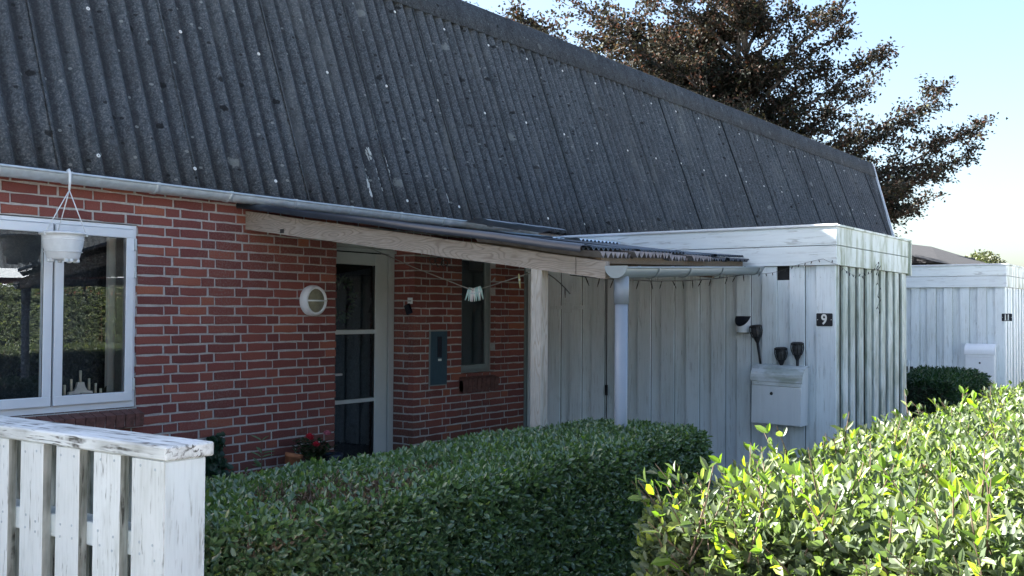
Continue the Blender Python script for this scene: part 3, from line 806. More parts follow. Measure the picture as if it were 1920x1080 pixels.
# canopy gutter
GL, GR = Vector((.690, -3.125, 1.800)), Vector((4.215, -2.49, 1.952))
cg = MB(); sdv = half_gutter(cg, GL, GR, .060, rim=.007); pg = cg.build('gutter', 'gutter_paint', canopy, 'grey half round gutter along the front of the canopy')
dcap = (GR-GL).normalized()
cap = MB(); arc = [GL+sdv*math.cos(math.pi*k/16)*.066-Vector((0, 0, 1))*(math.sin(math.pi*k/16)*.070)+Vector((0, 0, .012)) for k in range(17)]
cap.prism(arc, -dcap*.010); cap.build('end_cap', 'gutter_paint', pg)
for t in (.165, .36, .60, .95):
    c = GL+(GR-GL)*t; vs = []
    for dd in (-.011, .011):
        for rr in (.062, .067):
            for k in range(13): th = math.pi*k/12; vs.append(c+dcap*dd+sdv*math.cos(th)*rr-Vector((0, 0, 1))*math.sin(th)*rr)
    MB().add(vs, [(k, k+1, 27+k, 26+k) for k in range(12)]+[(13+k, 39+k, 40+k, 14+k) for k in range(12)]+[(k, 13+k, 14+k, k+1) for k in range(12)], True).tube([c-sdv*.064+Vector((0, 0, -.008)), c-sdv*.064+Vector((0, 0, .012))], .010, 8).build('gutter_bracket', 'gutter_paint', pg)
DPX = GL+dcap*.085
dp = MB(); dp.tube([(DPX.x, DPX.y, 1.60), (DPX.x, DPX.y, 1.755)], .042, 20); dp.tube([(DPX.x, DPX.y, .02), (DPX.x, DPX.y, 1.605)], .037, 20)
dp.build('downpipe', 'pipe', canopy)

# ------------------------------------------------------------------ white boarded sheds
def build_shed(X, Y1, label, lab2, ys, xs, full=True):
    """front boards lie in the plane x = X, corner at (X, Y1)"""
    sh = empty('garden_shed', (X, Y1, 0), label, 'shed', 'white flat roofed sheds along the row')
    XE = X+2.175; TOPZ = 2.30; FZ = 1.962
    MB().box(X+.055, XE-.045, Y1+.062, -.02, 0, 2.24).build('core', 'shed_dark', sh)
    # front boards, alternately proud and set back
    for i, (a, b, proud) in enumerate(ys):
        w = .0
        d0 = X if proud else X+.027
        j = random.uniform(-.0025, .0025)
        if full and abs(a+2.763) < .03 and not proud:
            MB().box(d0+j, d0+.02, a-.02, b+.02, .03, 1.841).build('board', 'shed', sh)
        else:
            e = .002 if proud else .012; e2 = e if proud else -.004
            MB().box(d0+j, d0+.021+j, a-e, b+e2, .03, FZ-.001+random.uniform(-.003, 0), bev=.002 if proud else 0).build('board', 'shed', sh)
    for i, (a, b) in enumerate(xs):
        j = random.uniform(-.003, .003)
        MB().box(a+.006, b-.006, Y1+j, Y1+.022+j, .03, FZ-.002, bev=.002).build('board', 'shed_side' if full else 'shed', sh)
    bk = MB(); bk.box(X+.05, XE-.05, Y1+.045, Y1+.058, .03, FZ); bk.build('backing', 'shed_side' if not full else 'shed_gap', sh)
    nl_ = MB()
    for (a, b, proud) in ys:
        if proud:
            for zz in (.35, 1.12, 1.86):
                for yy in (a+.03, b-.03): nl_.lathe([(.0, -.0015), (.0035, -.001), (.004, .0015)], (X-.001, yy+random.uniform(-.006, .006), zz+random.uniform(-.02, .02)), (1, 0, 0), 6, False)
    nl_.build('nail_head', 'zinc', sh, kind='stuff')
    # fascia boards
    for (za, zb) in ((FZ, 2.124), (2.130, 2.283)):
        o_ = .024
        MB().box(X-o_, X, Y1-o_+.001, -.012, za, zb, bev=.002).build('fascia_board', 'fascia', sh)
        MB().box(X-.001, XE+.0, Y1-o_, Y1, za, zb, bev=.002).build('fascia_board', 'fascia_side', sh)
    MB().box(XE, XE+.03, Y1-.045, Y1+.05, FZ-.02, 2.30).build('trim_board', 'fascia_side', sh)
    MB().box(X-.04, X+.02, Y1-.038, -.01, 2.284, 2.296, bev=.002).box(X-.044, X-.030, Y1-.040, -.01, 2.290, 2.306, bev=.002).build('roof_edge', 'frame', sh)
    MB().box(X+.02, XE+.02, Y1-.038, Y1+.03, 2.284, 2.302, bev=.002).build('roof_edge', 'fascia_side', sh)
    MB().box(X+.02, XE, Y1+.03, -.01, 2.24, 2.288).build('roof', 'pvc_dark', sh)
    return sh
ys = []
y = -3.156; widths = [.160, .105, .128, .118, .130, .112, .122, .118]; proud = True; i = 0
while y < -.02:
    w = widths[i] if i < len(widths) else (.128 if proud else .118)+random.uniform(-.006, .006)
    ys.append((y, min(y+w, -.012), proud)); y += w; proud = not proud; i += 1
xs = [(4.272, 4.405), (4.480, 4.618), (4.690, 4.832), (4.915, 5.063), (5.150, 5.289), (5.350, 5.505), (5.590, 5.740), (5.815, 5.965), (6.040, 6.180), (6.270, 6.440)]
shed = build_shed(4.27, -3.15, 'white board shed with house number 9, corner stained green by algae', '', ys, xs)
# shed door in the boarded front: hinge straps and latch
for zc in (1.60,):
    MB().box(4.262, 4.268, -.70, -.30, zc-.018, zc+.018, bev=.002).box(4.260, 4.2665, -.56, -.46, zc-.05, zc+.05, bev=.002).build('hinge', 'shed', shed)
MB().box(4.255, 4.268, -.965, -.945, .76, .86).build('latch', 'black_pl', shed)
MB().box(4.262, 4.27, -.955, -.949, .1, 1.9).build('door_gap', 'shed_dark', shed)
ys2 = []; y = -3.02; proud = True
w2 = [.126, .118, .122, .115, .122, .115, .118, .118, .122, .114, .118, .120]; i = 0
while y < -.1:
    w = w2[i % 12]; ys2.append((y, y+w, proud)); y += w; proud = not proud; i += 1
xs2 = [(x-4.27+12.103, b-4.27+12.103) for x, b in xs]
shed2 = build_shed(12.103, -3.03, 'further white board shed with house number 11', '', ys2, xs2, False)
MB().box(12.085, 12.10, -1.74, -1.64, .69, .76).build('vent', 'black_pl', shed2)
MB().tube([(6.36, -3.175, 1.10), (6.36, -3.19, 1.09), (6.36, -3.19, .98), (6.36, -3.175, .97)], .006).tube([(6.39, -3.175, 1.10), (6.39, -3.19, 1.09), (6.39, -3.19, .98), (6.39, -3.175, .97)], .006).build('latch', 'zinc', shed)

# ------------------------------------------------------------------ mailboxes
def mailbox(y0, y1, z0, z1, xw, xf, label, body, lid, roll=0, cy=None):
    """front plane x = xf, hangs on x = xw, from y0 (left) to y1 (right, more negative)"""
    o = empty('mailbox', (xw, (y0+y1)/2, z0), label, 'mailbox', 'white steel mailboxes on the sheds')
    h = z1-z0; D = xw-xf; zl = z0+h*.80; prof = []
    top = []
    for k in range(9):
        th = math.pi/2*k/8; top.append((xf+D*.85*(1-math.cos(th)), zl+(z1-zl)*math.sin(th)))
    poly = [(xf, z0), (xf, zl)]+top[1:]+[(xw, z1-.02), (xw, z0)]
    MB().prism([(x+.004, y0-.004, z) for x, z in poly], (0, y1-y0+.008, 0)).build('body', body, o)
    outer = [(xf-.012, zl-.03), (xf-.012, zl)]+[(x-.012*(1-k/8), z+.010) for k, (x, z) in enumerate(top)][1:]+[(xw-.01, z1+.004)]
    inner = [(x+.006, z-.006) for x, z in reversed(outer)]
    MB().prism([(x, y0+.008, z) for x, z in outer+inner], (0, y1-y0-.016, 0)).build('lid', lid, o)
    MB().box(xf-.006, xf, y0-.012, y1+.012, z0+h*.665, zl-.028, bev=.002).build('slot_flap', lid if roll else body, o)
    MB().box(xf-.004, xf, y0-.004, y1+.004, z0+.003, z0+h*.655, bev=.002).build('front_panel', body, o)
    cy = cy if cy is not None else (y0+y1)/2
    MB().lathe([(.0, -.006), (.011, -.006), (.014, 0)], (xf-.004, cy, z0+h*.53), (1, 0, 0), 14).build('lock', 'black_pl', o)
    if roll: o.rotation_euler = (roll, 0, 0)
    return o
mailbox(-2.485, -2.925, .615, 1.105, 4.262, 4.095, 'algae stained white mailbox below the solar torches on shed number 9', 'mail', 'mail_lid', R(1.2), -2.665)
mailbox(-2.515, -2.915, .55, 1.12, 12.095, 11.95, 'clean white mailbox on the further shed number 11', 'mail_clean', 'mail_clean')

# ------------------------------------------------------------------ number plates
def digits(txt, size, parent, mat, pos, extrude=.0015, off=.0):
    cu = bpy.data.curves.new('digit', 'FONT'); cu.body = txt; cu.size = size; cu.extrude = extrude; cu.offset = off; cu.align_x = 'CENTER'; cu.align_y = 'CENTER'
    tmp = bpy.data.objects.new('digit', cu); C.objects.link(tmp); bpy.context.view_layer.update()
    me = bpy.data.meshes.new_from_object(tmp.evaluated_get(bpy.context.evaluated_depsgraph_get())); bpy.data.objects.remove(tmp)
    me.materials.clear(); me.materials.append(M[mat])
    o = bpy.data.objects.new('digit', me); link(o, parent); o.location = Vector(pos)-wloc(parent)
    o.rotation_euler = (R(90), 0, R(-90)); return o
def plate(x, yc, zc, chars, label):
    o = empty('number_plate', (x, yc, zc), label, 'number plate', 'black enamel house number plates')
    mb = MB(); pts = []
    w, h, r_ = .0685, .054, .009
    for cx_, cz_, a0 in ((w-r_, h-r_, 0), (-w+r_, h-r_, 90), (-w+r_, -h+r_, 180), (w-r_, -h+r_, 270)):
        for k in range(5): a = R(a0+22.5*k); pts.append((x, yc+cx_+r_*math.cos(a), zc+cz_+r_*math.sin(a)))
    mb.prism(pts, (-.005, 0, 0)).build('plate', 'enamel', o)
    for s in (-1, 1): MB().lathe([(0, -.007), (.0035, -.006), (.0045, -.004)], (x, yc+s*.058, zc), (1, 0, 0), 10).build('screw', 'white_enamel', o)
    return o
p9 = plate(4.268, -3.066, 1.503, '9', 'black number plate reading 9 in white at the corner of the nearer shed')
d = digits('9', .118, p9, 'white_enamel', (4.2618, -3.064, 1.502), off=.0028); d.scale = (.86, 1, 1)
p11 = plate(12.099, -3.055, 1.52, '11', 'small black number plate reading 11 on the further shed')
for yy in (-3.035, -3.074):
    d = digits('1', .115, p11, 'white_enamel', (12.0928, yy, 1.519), off=.002)
    MB().box(12.0915, 12.0945, yy-.014, yy+.014, 1.476, 1.483).build('serif', 'white_enamel', p11)

# ------------------------------------------------------------------ solar torches and solar wall lamp
def torch(base, top, label):
    base, top = Vector(base), Vector(top); ax = (top-base).normalized(); L = (top-base).length; hd = .165
    o = empty('solar_torch', base, label, 'garden torch', 'black solar torches above the mailbox')
    c = base+ax*(L-hd)
    MB().tube([base, base+(c-base)*.5, c+ax*.01], [.009, .011, .014], 8).build('stake', 'black_pl', o)
    MB().lathe([(.013, 0), (.022, .02), (.034, .05)], c, ax, 10, False).build('cup', 'black_pl', o)
    MB().lathe([(.0, .045), (.027, .046), (.034, .075), (.038, .105), (.036, .14), (0, .142)], c, ax, 12).build('flame_tube', 'smoke', o)
    cage = MB(); a = ax.orthogonal().normalized(); b_ = ax.cross(a)
    for k in range(8):
        th = 2*math.pi*(k+.5)/8; dr = a*math.cos(th)+b_*math.sin(th)
        cage.tube([c+ax*h+dr*r_ for r_, h in ((.033, .045), (.046, .075), (.053, .105), (.050, .142))], .0042, 5)
    for h, r_ in ((.062, .040), (.074, .0445), (.086, .0475), (.098, .051), (.110, .0525), (.122, .0525), (.132, .0515)):
        cage.tube([c+ax*h+(a*math.cos(t)+b_*math.sin(t))*r_ for t in [2*math.pi*q/12 for q in range(13)]], .0022, 4, False)
    cage.build('cage', 'black_pl', o)
    MB().lathe([(.0, .158), (.040, .156), (.056, .146), (.055, .136), (.0, .134)], c, ax, 12, False).build('cap', 'black_pl', o)
torch((4.215, -2.530, 1.06), (4.205, -2.478, 1.462), 'solar torch standing tallest, leftmost of the three above the mailbox')
torch((4.215, -2.715, 1.00), (4.205, -2.708, 1.275), 'lowest solar torch, half hidden behind the mailbox, between the other two')
torch((4.215, -2.852, 1.03), (4.210, -2.852, 1.322), 'solar torch nearest the number plate, rightmost of the three')
sl = empty('solar_wall_lamp', (4.268, -2.342, 1.45), 'white half round solar lamp with a black panel on the shed wall', 'wall lamp')
def halfdisc(z, r_, n=16, x=4.266, zf=None):
    return [(x-math.sin(math.pi*k/n)*r_*1.15, -2.342+math.cos(math.pi*k/n)*r_, z if zf is None else zf(math.sin(math.pi*k/n))) for k in range(n+1)]
lo = halfdisc(1.385, .060); hi = halfdisc(0, .068, zf=lambda s: 1.522-.085*s)
n = len(lo); MB().add(lo+hi, [(k, k+1, n+k+1, n+k) for k in range(n-1)]+[tuple(range(n))[::-1], (0, n, 2*n-1, n-1)], False).build('body', 'white_pl', sl)
hi2 = halfdisc(0, .069, zf=lambda s: 1.524-.085*s); MB().prism(hi2, (-.001, 0, .004)).build('solar_panel', 'enamel', sl)
MB().prism(halfdisc(1.376, .054), (0, 0, .008)).build('diffuser', 'opal', sl)

# ------------------------------------------------------------------ string lights
def catenary(a, b, sag, n=14): a = Vector(a); b = Vector(b); return [a+(b-a)*t-Vector((0, 0, sag*4*t*(1-t))) for t in [i/n for i in range(n+1)]]
def string_lights(paths, label, bulbs=.11, rad=.0015, blen=.024):
    o = empty('string_lights', paths[0][0], label, 'string lights')
    w = MB(); allp = []
    for p in paths: w.tube(p, rad, 5); allp.append(p)
    w.build('wire', 'wire', o)
    for p in allp:
        acc = 0
        for a, b in zip(p[:-1], p[1:]):
            acc += (b-a).length
            if acc > bulbs:
                acc = 0; dr = Vector((random.uniform(-.3, .3), random.uniform(-.5, .5), -1 if random.random() < .75 else .8)).normalized()
                MB().tube([b, b+dr*blen*.5, b+dr*blen], [.003, .0045, .002], 6).build('bulb', 'black_pl', o)
    return o
string_lights([catenary((4.20, -2.40, 1.905), (4.235, -2.80, 1.955), .03), catenary((4.235, -2.80, 1.955), (4.225, -3.07, 2.012), -.004), catenary((4.225, -3.07, 2.012), (4.235, -3.19, 1.962), .004, 5)],
              'black string lights running from the canopy gutter along the shed front', .055)
string_lights([catenary((4.24, -3.20, 1.96), (5.29, -3.20, 1.975), .085, 24), [Vector(q) for q in ((5.29, -3.2, 1.975), (5.33, -3.2, 1.90), (5.30, -3.2, 1.84), (5.38, -3.2, 1.80), (5.31, -3.2, 1.72), (5.40, -3.2, 1.69), (5.30, -3.2, 1.62), (5.37, -3.2, 1.58))],
               [Vector(q) for q in ((5.24, -3.2, 1.99), (5.30, -3.21, 2.03), (5.34, -3.2, 1.96), (5.27, -3.21, 1.95), (5.40, -3.2, 2.0), (5.28, -3.2, 1.93))]],
              'black string lights sagging and hanging tangled on the stained shed side', .048)
string_lights([catenary((.76, -2.56, 1.80), (.80, -2.75, 1.66), -.02, 6), catenary((.80, -2.75, 1.77), (4.15, -2.46, 1.90), .05, 34)],
              'string lights with dark bulbs hung under the canopy beam', .16, .0035, .06)

# ------------------------------------------------------------------ clothes line with pegs
S_, E_ = Vector((2.16, .23, 2.12)), Vector((.758, -2.555, 1.80)); Pm = Vector((1.155, -1.765, 1.690))
cl = empty('clothes_line', tuple(Pm), 'thin clothes line sagging from the door frame to the canopy post', 'clothes line')
MB().tube([S_, S_*.5+Pm*.5-Vector((0, 0, .012)), Pm], .0035, 5).tube([Pm, E_], .0035, 5).build('line', 'rope', cl)
def peg(c, ang, mat, label, spread=.0):
    o = empty('clothes_peg', c, label, 'clothes peg', 'clothes pegs bunched on the line' if spread == 0 else None)
    d = Vector((math.sin(ang)*.58, -math.sin(ang)*.81, -math.cos(ang)))
    for s in (-1, 1):
        q = Vector((.4, .3, 0))*.008*s
        MB().tube([Vector(c)-d*.018+q*.6, Vector(c)+q*.5, Vector(c)+d*.035+q, Vector(c)+d*.075+q*.8], [.004, .0075, .007, .004], 6).build('peg_arm', mat, o)
    MB().tube([Vector(c)+d*.02-Vector((.01, .008, 0)), Vector(c)+d*.02+Vector((.01, .008, 0))], .006, 6).build('spring', 'zinc', o)
ld = (Pm-E_).normalized()
ms = ['peg_mint', 'peg_white', 'peg_mint', 'peg_mint', 'peg_white', 'peg_pink', 'peg_white', 'peg_mint', 'peg_mint']
nms = ['mint', 'white', 'mint', 'mint', 'white', 'pale pink', 'white', 'mint', 'mint']
for i in range(9):
    t = i/8; c = Pm+Vector((-.07+.14*t, -.105+.21*t, 0))*-1+Vector((0, 0, .002+.02*abs(t-.4)))
    col = nms[8-i]; od = ['leftmost', 'second from the left', 'third from the left', 'fourth from the left', 'in the very middle', 'fourth from the right', 'third from the right', 'second from the right', 'rightmost'][i]
    lab = '%s clothes peg, %s in the bunch on the line' % (col, od)
    peg(tuple(c), (t-.5)*.45+random.uniform(-.1, .1), ms[8-i], lab)
q = E_+(Pm-E_)*.28
peg((q.x, q.y, q.z), .1, 'peg_wood', 'yellowed wooden peg alone on the line near the post', .01)

# ------------------------------------------------------------------ wall things
bl = empty('wall_light', (1.33, -.0, 1.63), 'round white bulkhead lamp with a cross bar on the brick wall', 'wall lamp')
bc = Vector((1.335, -.004, 1.63))
MB().lathe([(.120, 0), (.122, .015), (.120, .042), (.110, .056)], bc, (0, -1, 0), 32).build('housing', 'white_pl', bl)
MB().lathe([(.110, .054), (.111, .064), (.104, .070), (.094, .068), (.092, .052)], bc, (0, -1, 0), 32).build('rim', 'white_pl', bl)
MB().lathe([(.094, .052), (.075, .063), (.04, .071), (0, .074)], bc, (0, -1, 0), 28).build('glass', 'opal', bl)
MB().tube([bc+Vector((-.112, -.062, 0)), bc+Vector((-.05, -.082, 0)), bc+Vector((.05, -.082, 0)), bc+Vector((.112, -.062, 0))], .0058, 8).build('bar', 'white_pl', bl)
mc = empty('meter_cabinet', (2.889, 0, 1.13), 'tall blue grey meter cabinet on the wall between door and window', 'meter cabinet')
MB().box(2.775, 3.003, -.018, .01, .893, 1.372, bev=.003).build('door', 'blue_steel', mc)
MB().box(2.767, 3.011, -.010, .01, .882, 1.382, bev=.002).build('frame', 'frame_green', mc)
MB().box(2.862, 2.922, -.022, -.017, 1.14, 1.325, bev=.001).build('window', 'dark_blue', mc)
MB().box(2.872, 2.915, -.026, -.017, 1.105, 1.125, bev=.002).build('latch', 'white_pl', mc)
tg = empty('thermometer', (2.552, .05, 1.64), 'small square white thermometer on the brick corner', 'thermometer')
MB().box(2.546, 2.556, .012, .066, 1.617, 1.672, bev=.002).build('plate', 'white_pl', tg)
MB().box(2.543, 2.546, .022, .056, 1.640, 1.646).build('scale', 'black_pl', tg)
pc = empty('hanging_pouch', (2.545, .04, 1.61), 'dark blue pouch hanging crooked below the white thermometer', 'pouch')
rp_ = Matrix.Translation(Vector((2.540, .052, 1.575))) @ Matrix.Rotation(R(-22), 4, 'X')
MB().box(-.012, .012, -.034, .034, -.052, .04, rp_, .006).build('pouch', 'dark_blue', pc)
MB().tube([(2.543, .04, 1.617), (2.541, .048, 1.60)], .003).build('loop', 'wire', pc)
fx = MB()
for k, (x, z, r_) in enumerate(((2.78, 2.00, .035), (2.87, 1.995, .045), (2.95, 1.98, .04))):
    fx.tube([(x+r_*math.cos(t), -.02-.01*math.sin(t*2), z+r_*math.sin(t)) for t in [i*.45-.6 for i in range(13)]], .004, 5)
fx.tube([(2.62, -.03, 2.03), (2.78, -.02, 2.02), (3.0, -.02, 1.965), (3.08, -.02, 1.95)], .003, 5)
fx.build('wire_hooks', 'wire', None, 'looped black wire hooks high on the shaded brick wall', 'wire hooks', loc=(2.85, -.01, 2.0))

# ------------------------------------------------------------------ hanging pot on the gutter
hp = empty('hanging_pot', (-.828, -.195, 1.83), 'empty white plastic hanging pot hooked on the gutter before the window', 'flower pot')
pc_ = Vector((-.868, -.215, 1.845))
MB().lathe([(.0, .0), (.085, .0), (.092, .012), (.112, .085), (.118, .135), (.121, .150), (.136, .152), (.136, .162), (.126, .166), (.116, .160), (.108, .09), (.082, .02), (0, .02)], pc_, (0, 0, 1), 32).build('bowl', 'pot_white', hp)
for h in (.045, .118): MB().lathe([(.103+h*.11, h), (.107+h*.11, h+.003), (.103+h*.11, h+.006)], pc_, (0, 0, 1), 32).build('rib', 'pot_white', hp)
ft = MB()
for k in range(9):
    a = k*.7+random.uniform(-.2, .2); c = pc_+Vector((math.cos(a)*.08, math.sin(a)*.08, 0)); ft.box(c.x-.011, c.x+.011, c.y-.011, c.y+.011, c.z-.014, c.z+.006, bev=.003)
ft.build('foot', 'pot_white', hp)
hk = Vector((-.825, -.200, 2.27))
cord = MB()
for a in (R(190), R(320), R(75)): cord.tube([pc_+Vector((math.cos(a)*.128, math.sin(a)*.128, .158)), hk], .0032, 5)
cord.tube([hk, hk+Vector((0, -.004, .05)), hk+Vector((0, -.003, .10)), hk+Vector((0, .008, .125)), hk+Vector((0, .022, .120)), hk+Vector((0, .03, .10))], [.007, .008, .0085, .008, .007, .005], 8)
cord.build('hanger', 'white_pl', hp)
for a in (R(190), R(320), R(75)): c = pc_+Vector((math.cos(a)*.131, math.sin(a)*.131, .155)); MB().box(c.x-.006, c.x+.006, c.y-.006, c.y+.006, c.z-.012, c.z+.010).build('clip', 'white_pl', hp)

# ------------------------------------------------------------------ candle arch inside the window
ca = empty('candle_arch', (-.545, .165, .93), 'white stepped candle arch with seven cream candles on the window sill inside', 'candle arch')
cx, cy, cz0 = -.535, .112, .938
outl = [(-.155, 0), (-.155, .022), (-.100, .030), (-.090, .055), (-.080, .085), (-.045, .092), (-.030, .115), (-.022, .145), (.022, .145), (.030, .115), (.045, .092), (.080, .085), (.090, .055), (.100, .030), (.155, .022), (.155, 0), (.075, 0), (0, .078), (-.075, 0)]
def tri_poly(pts, y0, y1):
    bm = bmesh.new(); vs = [bm.verts.new((cx+a, y0, cz0+b)) for a, b in pts]; f = bm.faces.new(vs)
    r_ = bmesh.ops.extrude_face_region(bm, geom=[f]); bmesh.ops.translate(bm, verts=[v for v in r_['geom'] if isinstance(v, bmesh.types.BMVert)], vec=(0, y1-y0, 0))
    bmesh.ops.triangulate(bm, faces=bm.faces); bm.verts.index_update()
    out = ([v.co.copy() for v in bm.verts], [[v.index for v in f.verts] for f in bm.faces]); bm.free(); return out
v_, f_ = tri_poly(outl, cy, cy+.02); MB().add(v_, f_).build('arch', 'white_enamel', ca)
for dx, dz in ((-.145, .022), (-.108, .058), (-.062, .092), (0, .145), (.062, .092), (.108, .058), (.145, .022)):
    c = MB().lathe([(.0, 0), (.008, 0), (.0085, .074), (.0, .076)], (cx+dx, cy+.01, cz0+dz), (0, 0, 1), 10).build('candle', 'candle', ca)
bird = empty('sill_ornament', (-.36, .16, .93), 'small dark ornament with a raised tail on the window sill beside the curtain', 'ornament')
MB().tube([(-.44, .16, .985), (-.40, .16, .97), (-.365, .16, .975), (-.34, .16, 1.0), (-.325, .16, 1.045)], [.006, .022, .028, .016, .003], 10).build('figure', 'black_pl', bird)

# wreath and small things seen through the door glass
wr = empty('door_wreath', (1.98, .32, 1.62), 'pale leafy wreath hanging behind the upper door pane', 'wreath')
V, T = [], []
N_ = 260; th = rng.uniform(0, 2*np.pi, N_); rr = .115+rng.normal(size=N_)*.018
P_ = np.stack([1.98+rr*np.cos(th), .32+rng.normal(size=N_)*.012, 1.66+rr*1.25*np.sin(th)], 1)
v_, t_ = leaf_arrays(P_-np.array([1.98, .32, 1.62]), np.stack([np.cos(th), -np.ones(N_)*.4, np.sin(th)], 1)+rng.normal(size=(N_, 3))*.5, rng.normal(size=(N_, 3)), rng.uniform(.035, .06, N_), rng.uniform(.015, .025, N_))
np_mesh('leaves', v_, t_, 'willow', wr)
MB().tube([(1.98+.115*math.cos(t), .32, 1.66+.143*math.sin(t)) for t in [i*.5 for i in range(13)]], .012, 6).build('ring', 'stem', wr)

# ------------------------------------------------------------------ pots and plants at the wall
def leafy_plant(name, base, label, cat, stems, mat, ll, lw, stem_mat='stem', nodes=7):
    o = empty(name, base, label, cat); b = Vector(base); sm = MB(); Ps = []; As = []; Ns = []
    for (tx, ty, tz) in stems:
        tip = b+Vector((tx, ty, tz)); mid = b+Vector((tx*.35, ty*.35, tz*.55)); sm.tube([b, mid, tip], [.005, .004, .002], 5)
        for k in range(nodes):
            t = .25+.75*k/(nodes-1); p = (b*(1-t)**2+mid*2*t*(1-t)+tip*t*t)
            for s in (1, -1):
                a = random.uniform(0, 6.28); Ps.append(p-b); As.append((math.cos(a), math.sin(a), random.uniform(.2, .9))); Ns.append((random.uniform(-.3, .3), random.uniform(-.3, .3), 1))
    sm.build('stem', stem_mat, o)
    P_ = np.array([tuple(p) for p in Ps]); v_, t_ = leaf_arrays(P_, np.array(As), np.array(Ns), rng.uniform(.75, 1.15, len(P_))*ll, rng.uniform(.8, 1.1, len(P_))*lw)
    np_mesh('foliage', v_, t_, mat, o)['kind'] = 'stuff'; return o
rose = leafy_plant('rose_bush', (1.19, -.20, .36), 'potted rose with red blooms and dark leaves by the door', 'rose plant',
    [(random.uniform(-.16, .16), random.uniform(-.1, .1), random.uniform(.10, .22)) for _ in range(34)], 'leaf_far', .045, .026)
def bloom(c, mat, r_=.026):
    mb = MB()
    for k in range(16):
        a = k*2.4; q = .3+k/22; d = Vector((math.cos(a)*q, math.sin(a)*q, 1-q*.7)).normalized(); sd_ = d.cross(Vector((0, 0, 1))).normalized(); u_ = sd_.cross(d)
        p = Vector(c)+d*r_*.35
        mb.add([p-sd_*r_*.15, p+sd_*r_*.15, p+d*r_*.5+sd_*r_*.45+u_*r_*.2, p+d*r_*.8+u_*r_*.3, p+d*r_*.5-sd_*r_*.45+u_*r_*.2], [(0, 1, 2, 3, 4)])
    mb.build('bloom', mat, rose)
bloom((1.085, -.27, .595), 'red_petal', .038); bloom((1.125, -.30, .535), 'red_petal', .036); bloom((1.285, -.25, .60), 'pink_petal', .036); bloom((1.10, -.27, .585), 'red_petal', .026)
MB().lathe([(0, 0), (.09, 0), (.12, .17), (.128, .175), (.128, .2), (.115, .2), (.10, .17), (0, .165)], (1.16, -.2, .17), (0, 0, 1), 24).build('pot', 'black_pl', rose)
def pot(c, mat, label, r_=.085, h=.16, tilt=0):
    o = empty('plant_pot', c, label, 'plant pot')
    MB().lathe([(0, 0), (r_*.68, 0), (r_*.92, h*.8), (r_, h*.8), (r_*1.04, h), (r_*.93, h), (r_*.85, h*.8), (0, h*.75)], c, (0, 0, 1), 24).build('bowl', mat, o)
    if tilt: o.rotation_euler = (tilt*.3, tilt, 0)
    return o
pot((.985, -.17, .33), 'terracotta', 'terracotta pot leaning by the brick wall left of the roses', .065, .16, R(12))
pot((1.385, -.20, .28), 'pot_blue', 'dark blue glazed pot between the roses and the door', .085, .17)
for (x, y, z, r_) in ((.98, -.17, 0, .12), (1.17, -.2, 0, .18), (1.38, -.2, 0, .11)):
    pass
st_ = empty('plant_bench', (1.17, -.19, 0), 'low dark bench carrying the pots beside the door', 'bench')
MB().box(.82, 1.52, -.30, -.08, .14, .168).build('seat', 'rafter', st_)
for x in (.86, 1.48):
    for y in (-.28, -.10): MB().box(x-.015, x+.015, y-.015, y+.015, 0, .14).build('leg', 'rafter', st_)
for o_ in bpy.data.objects:
    if o_.name.startswith('plant_pot'): o_.location.z += .0
pl = empty('plant_label', (.865, -.27, .33), 'white plastic plant label standing left of the terracotta pot', 'plant label')
MB().prism([(.850, -.27, .30), (.862, -.27, .30), (.868, -.27, .37), (.858, -.27, .435), (.842, -.27, .43), (.840, -.27, .37)], (0, .003, 0)).build('blade', 'white_pl', pl)
sb = empty('soil_box', (.86, -.27, 0), 'dark planter box holding the white plant label', 'planter'); MB().box(.80, .93, -.33, -.21, 0, .302).build('box', 'pot_blue', sb)
lb = MB().box(1.075, 1.115, -.335, -.332, .335, .365).build('care_label', 'white_pl', rose)
leafy_plant('young_plant', (.33, -.62, .18), 'pale green young plant with narrow leaves standing before the brick wall', 'plant',
    [(.0, 0, .50), (-.10, .04, .30), (.13, -.02, .27), (.05, .06, .38)], 'willow', .10, .026, nodes=5)
# ivy climbing the wall
iv = empty('ivy', (.40, -.03, .0), 'dark ivy climbing the bricks behind the end of the fence', 'ivy')
N_ = 420; tz = rng.uniform(0, 1, N_)**.8; zz = .05+tz*.62
xx = .43+(.10*(1-tz)+.03)*rng.normal(size=N_)*.9+.05*np.sin(zz*9); keep = rng.uniform(size=N_) < (1.15-tz*.35)
P_ = np.stack([xx-.40, -.02-rng.uniform(0, .07, N_)*(1-tz*.5)+.03, zz], 1)[keep]; n_ = len(P_)
v_, t_ = leaf_arrays(P_, np.stack([rng.normal(size=n_)*.7, -.4*np.ones(n_), -.6+rng.normal(size=n_)*.5], 1), np.stack([rng.normal(size=n_)*.3, -np.ones(n_), .4*np.ones(n_)], 1), rng.uniform(.04, .065, n_), rng.uniform(.035, .055, n_))
np_mesh('foliage', v_, t_, 'ivy', iv)['kind'] = 'stuff'
MB().tube([(.42, -.015, 0), (.45, -.012, .25), (.40, -.012, .45), (.44, -.012, .66)], [.008, .006, .005, .002], 6).build('stem', 'stem', iv)

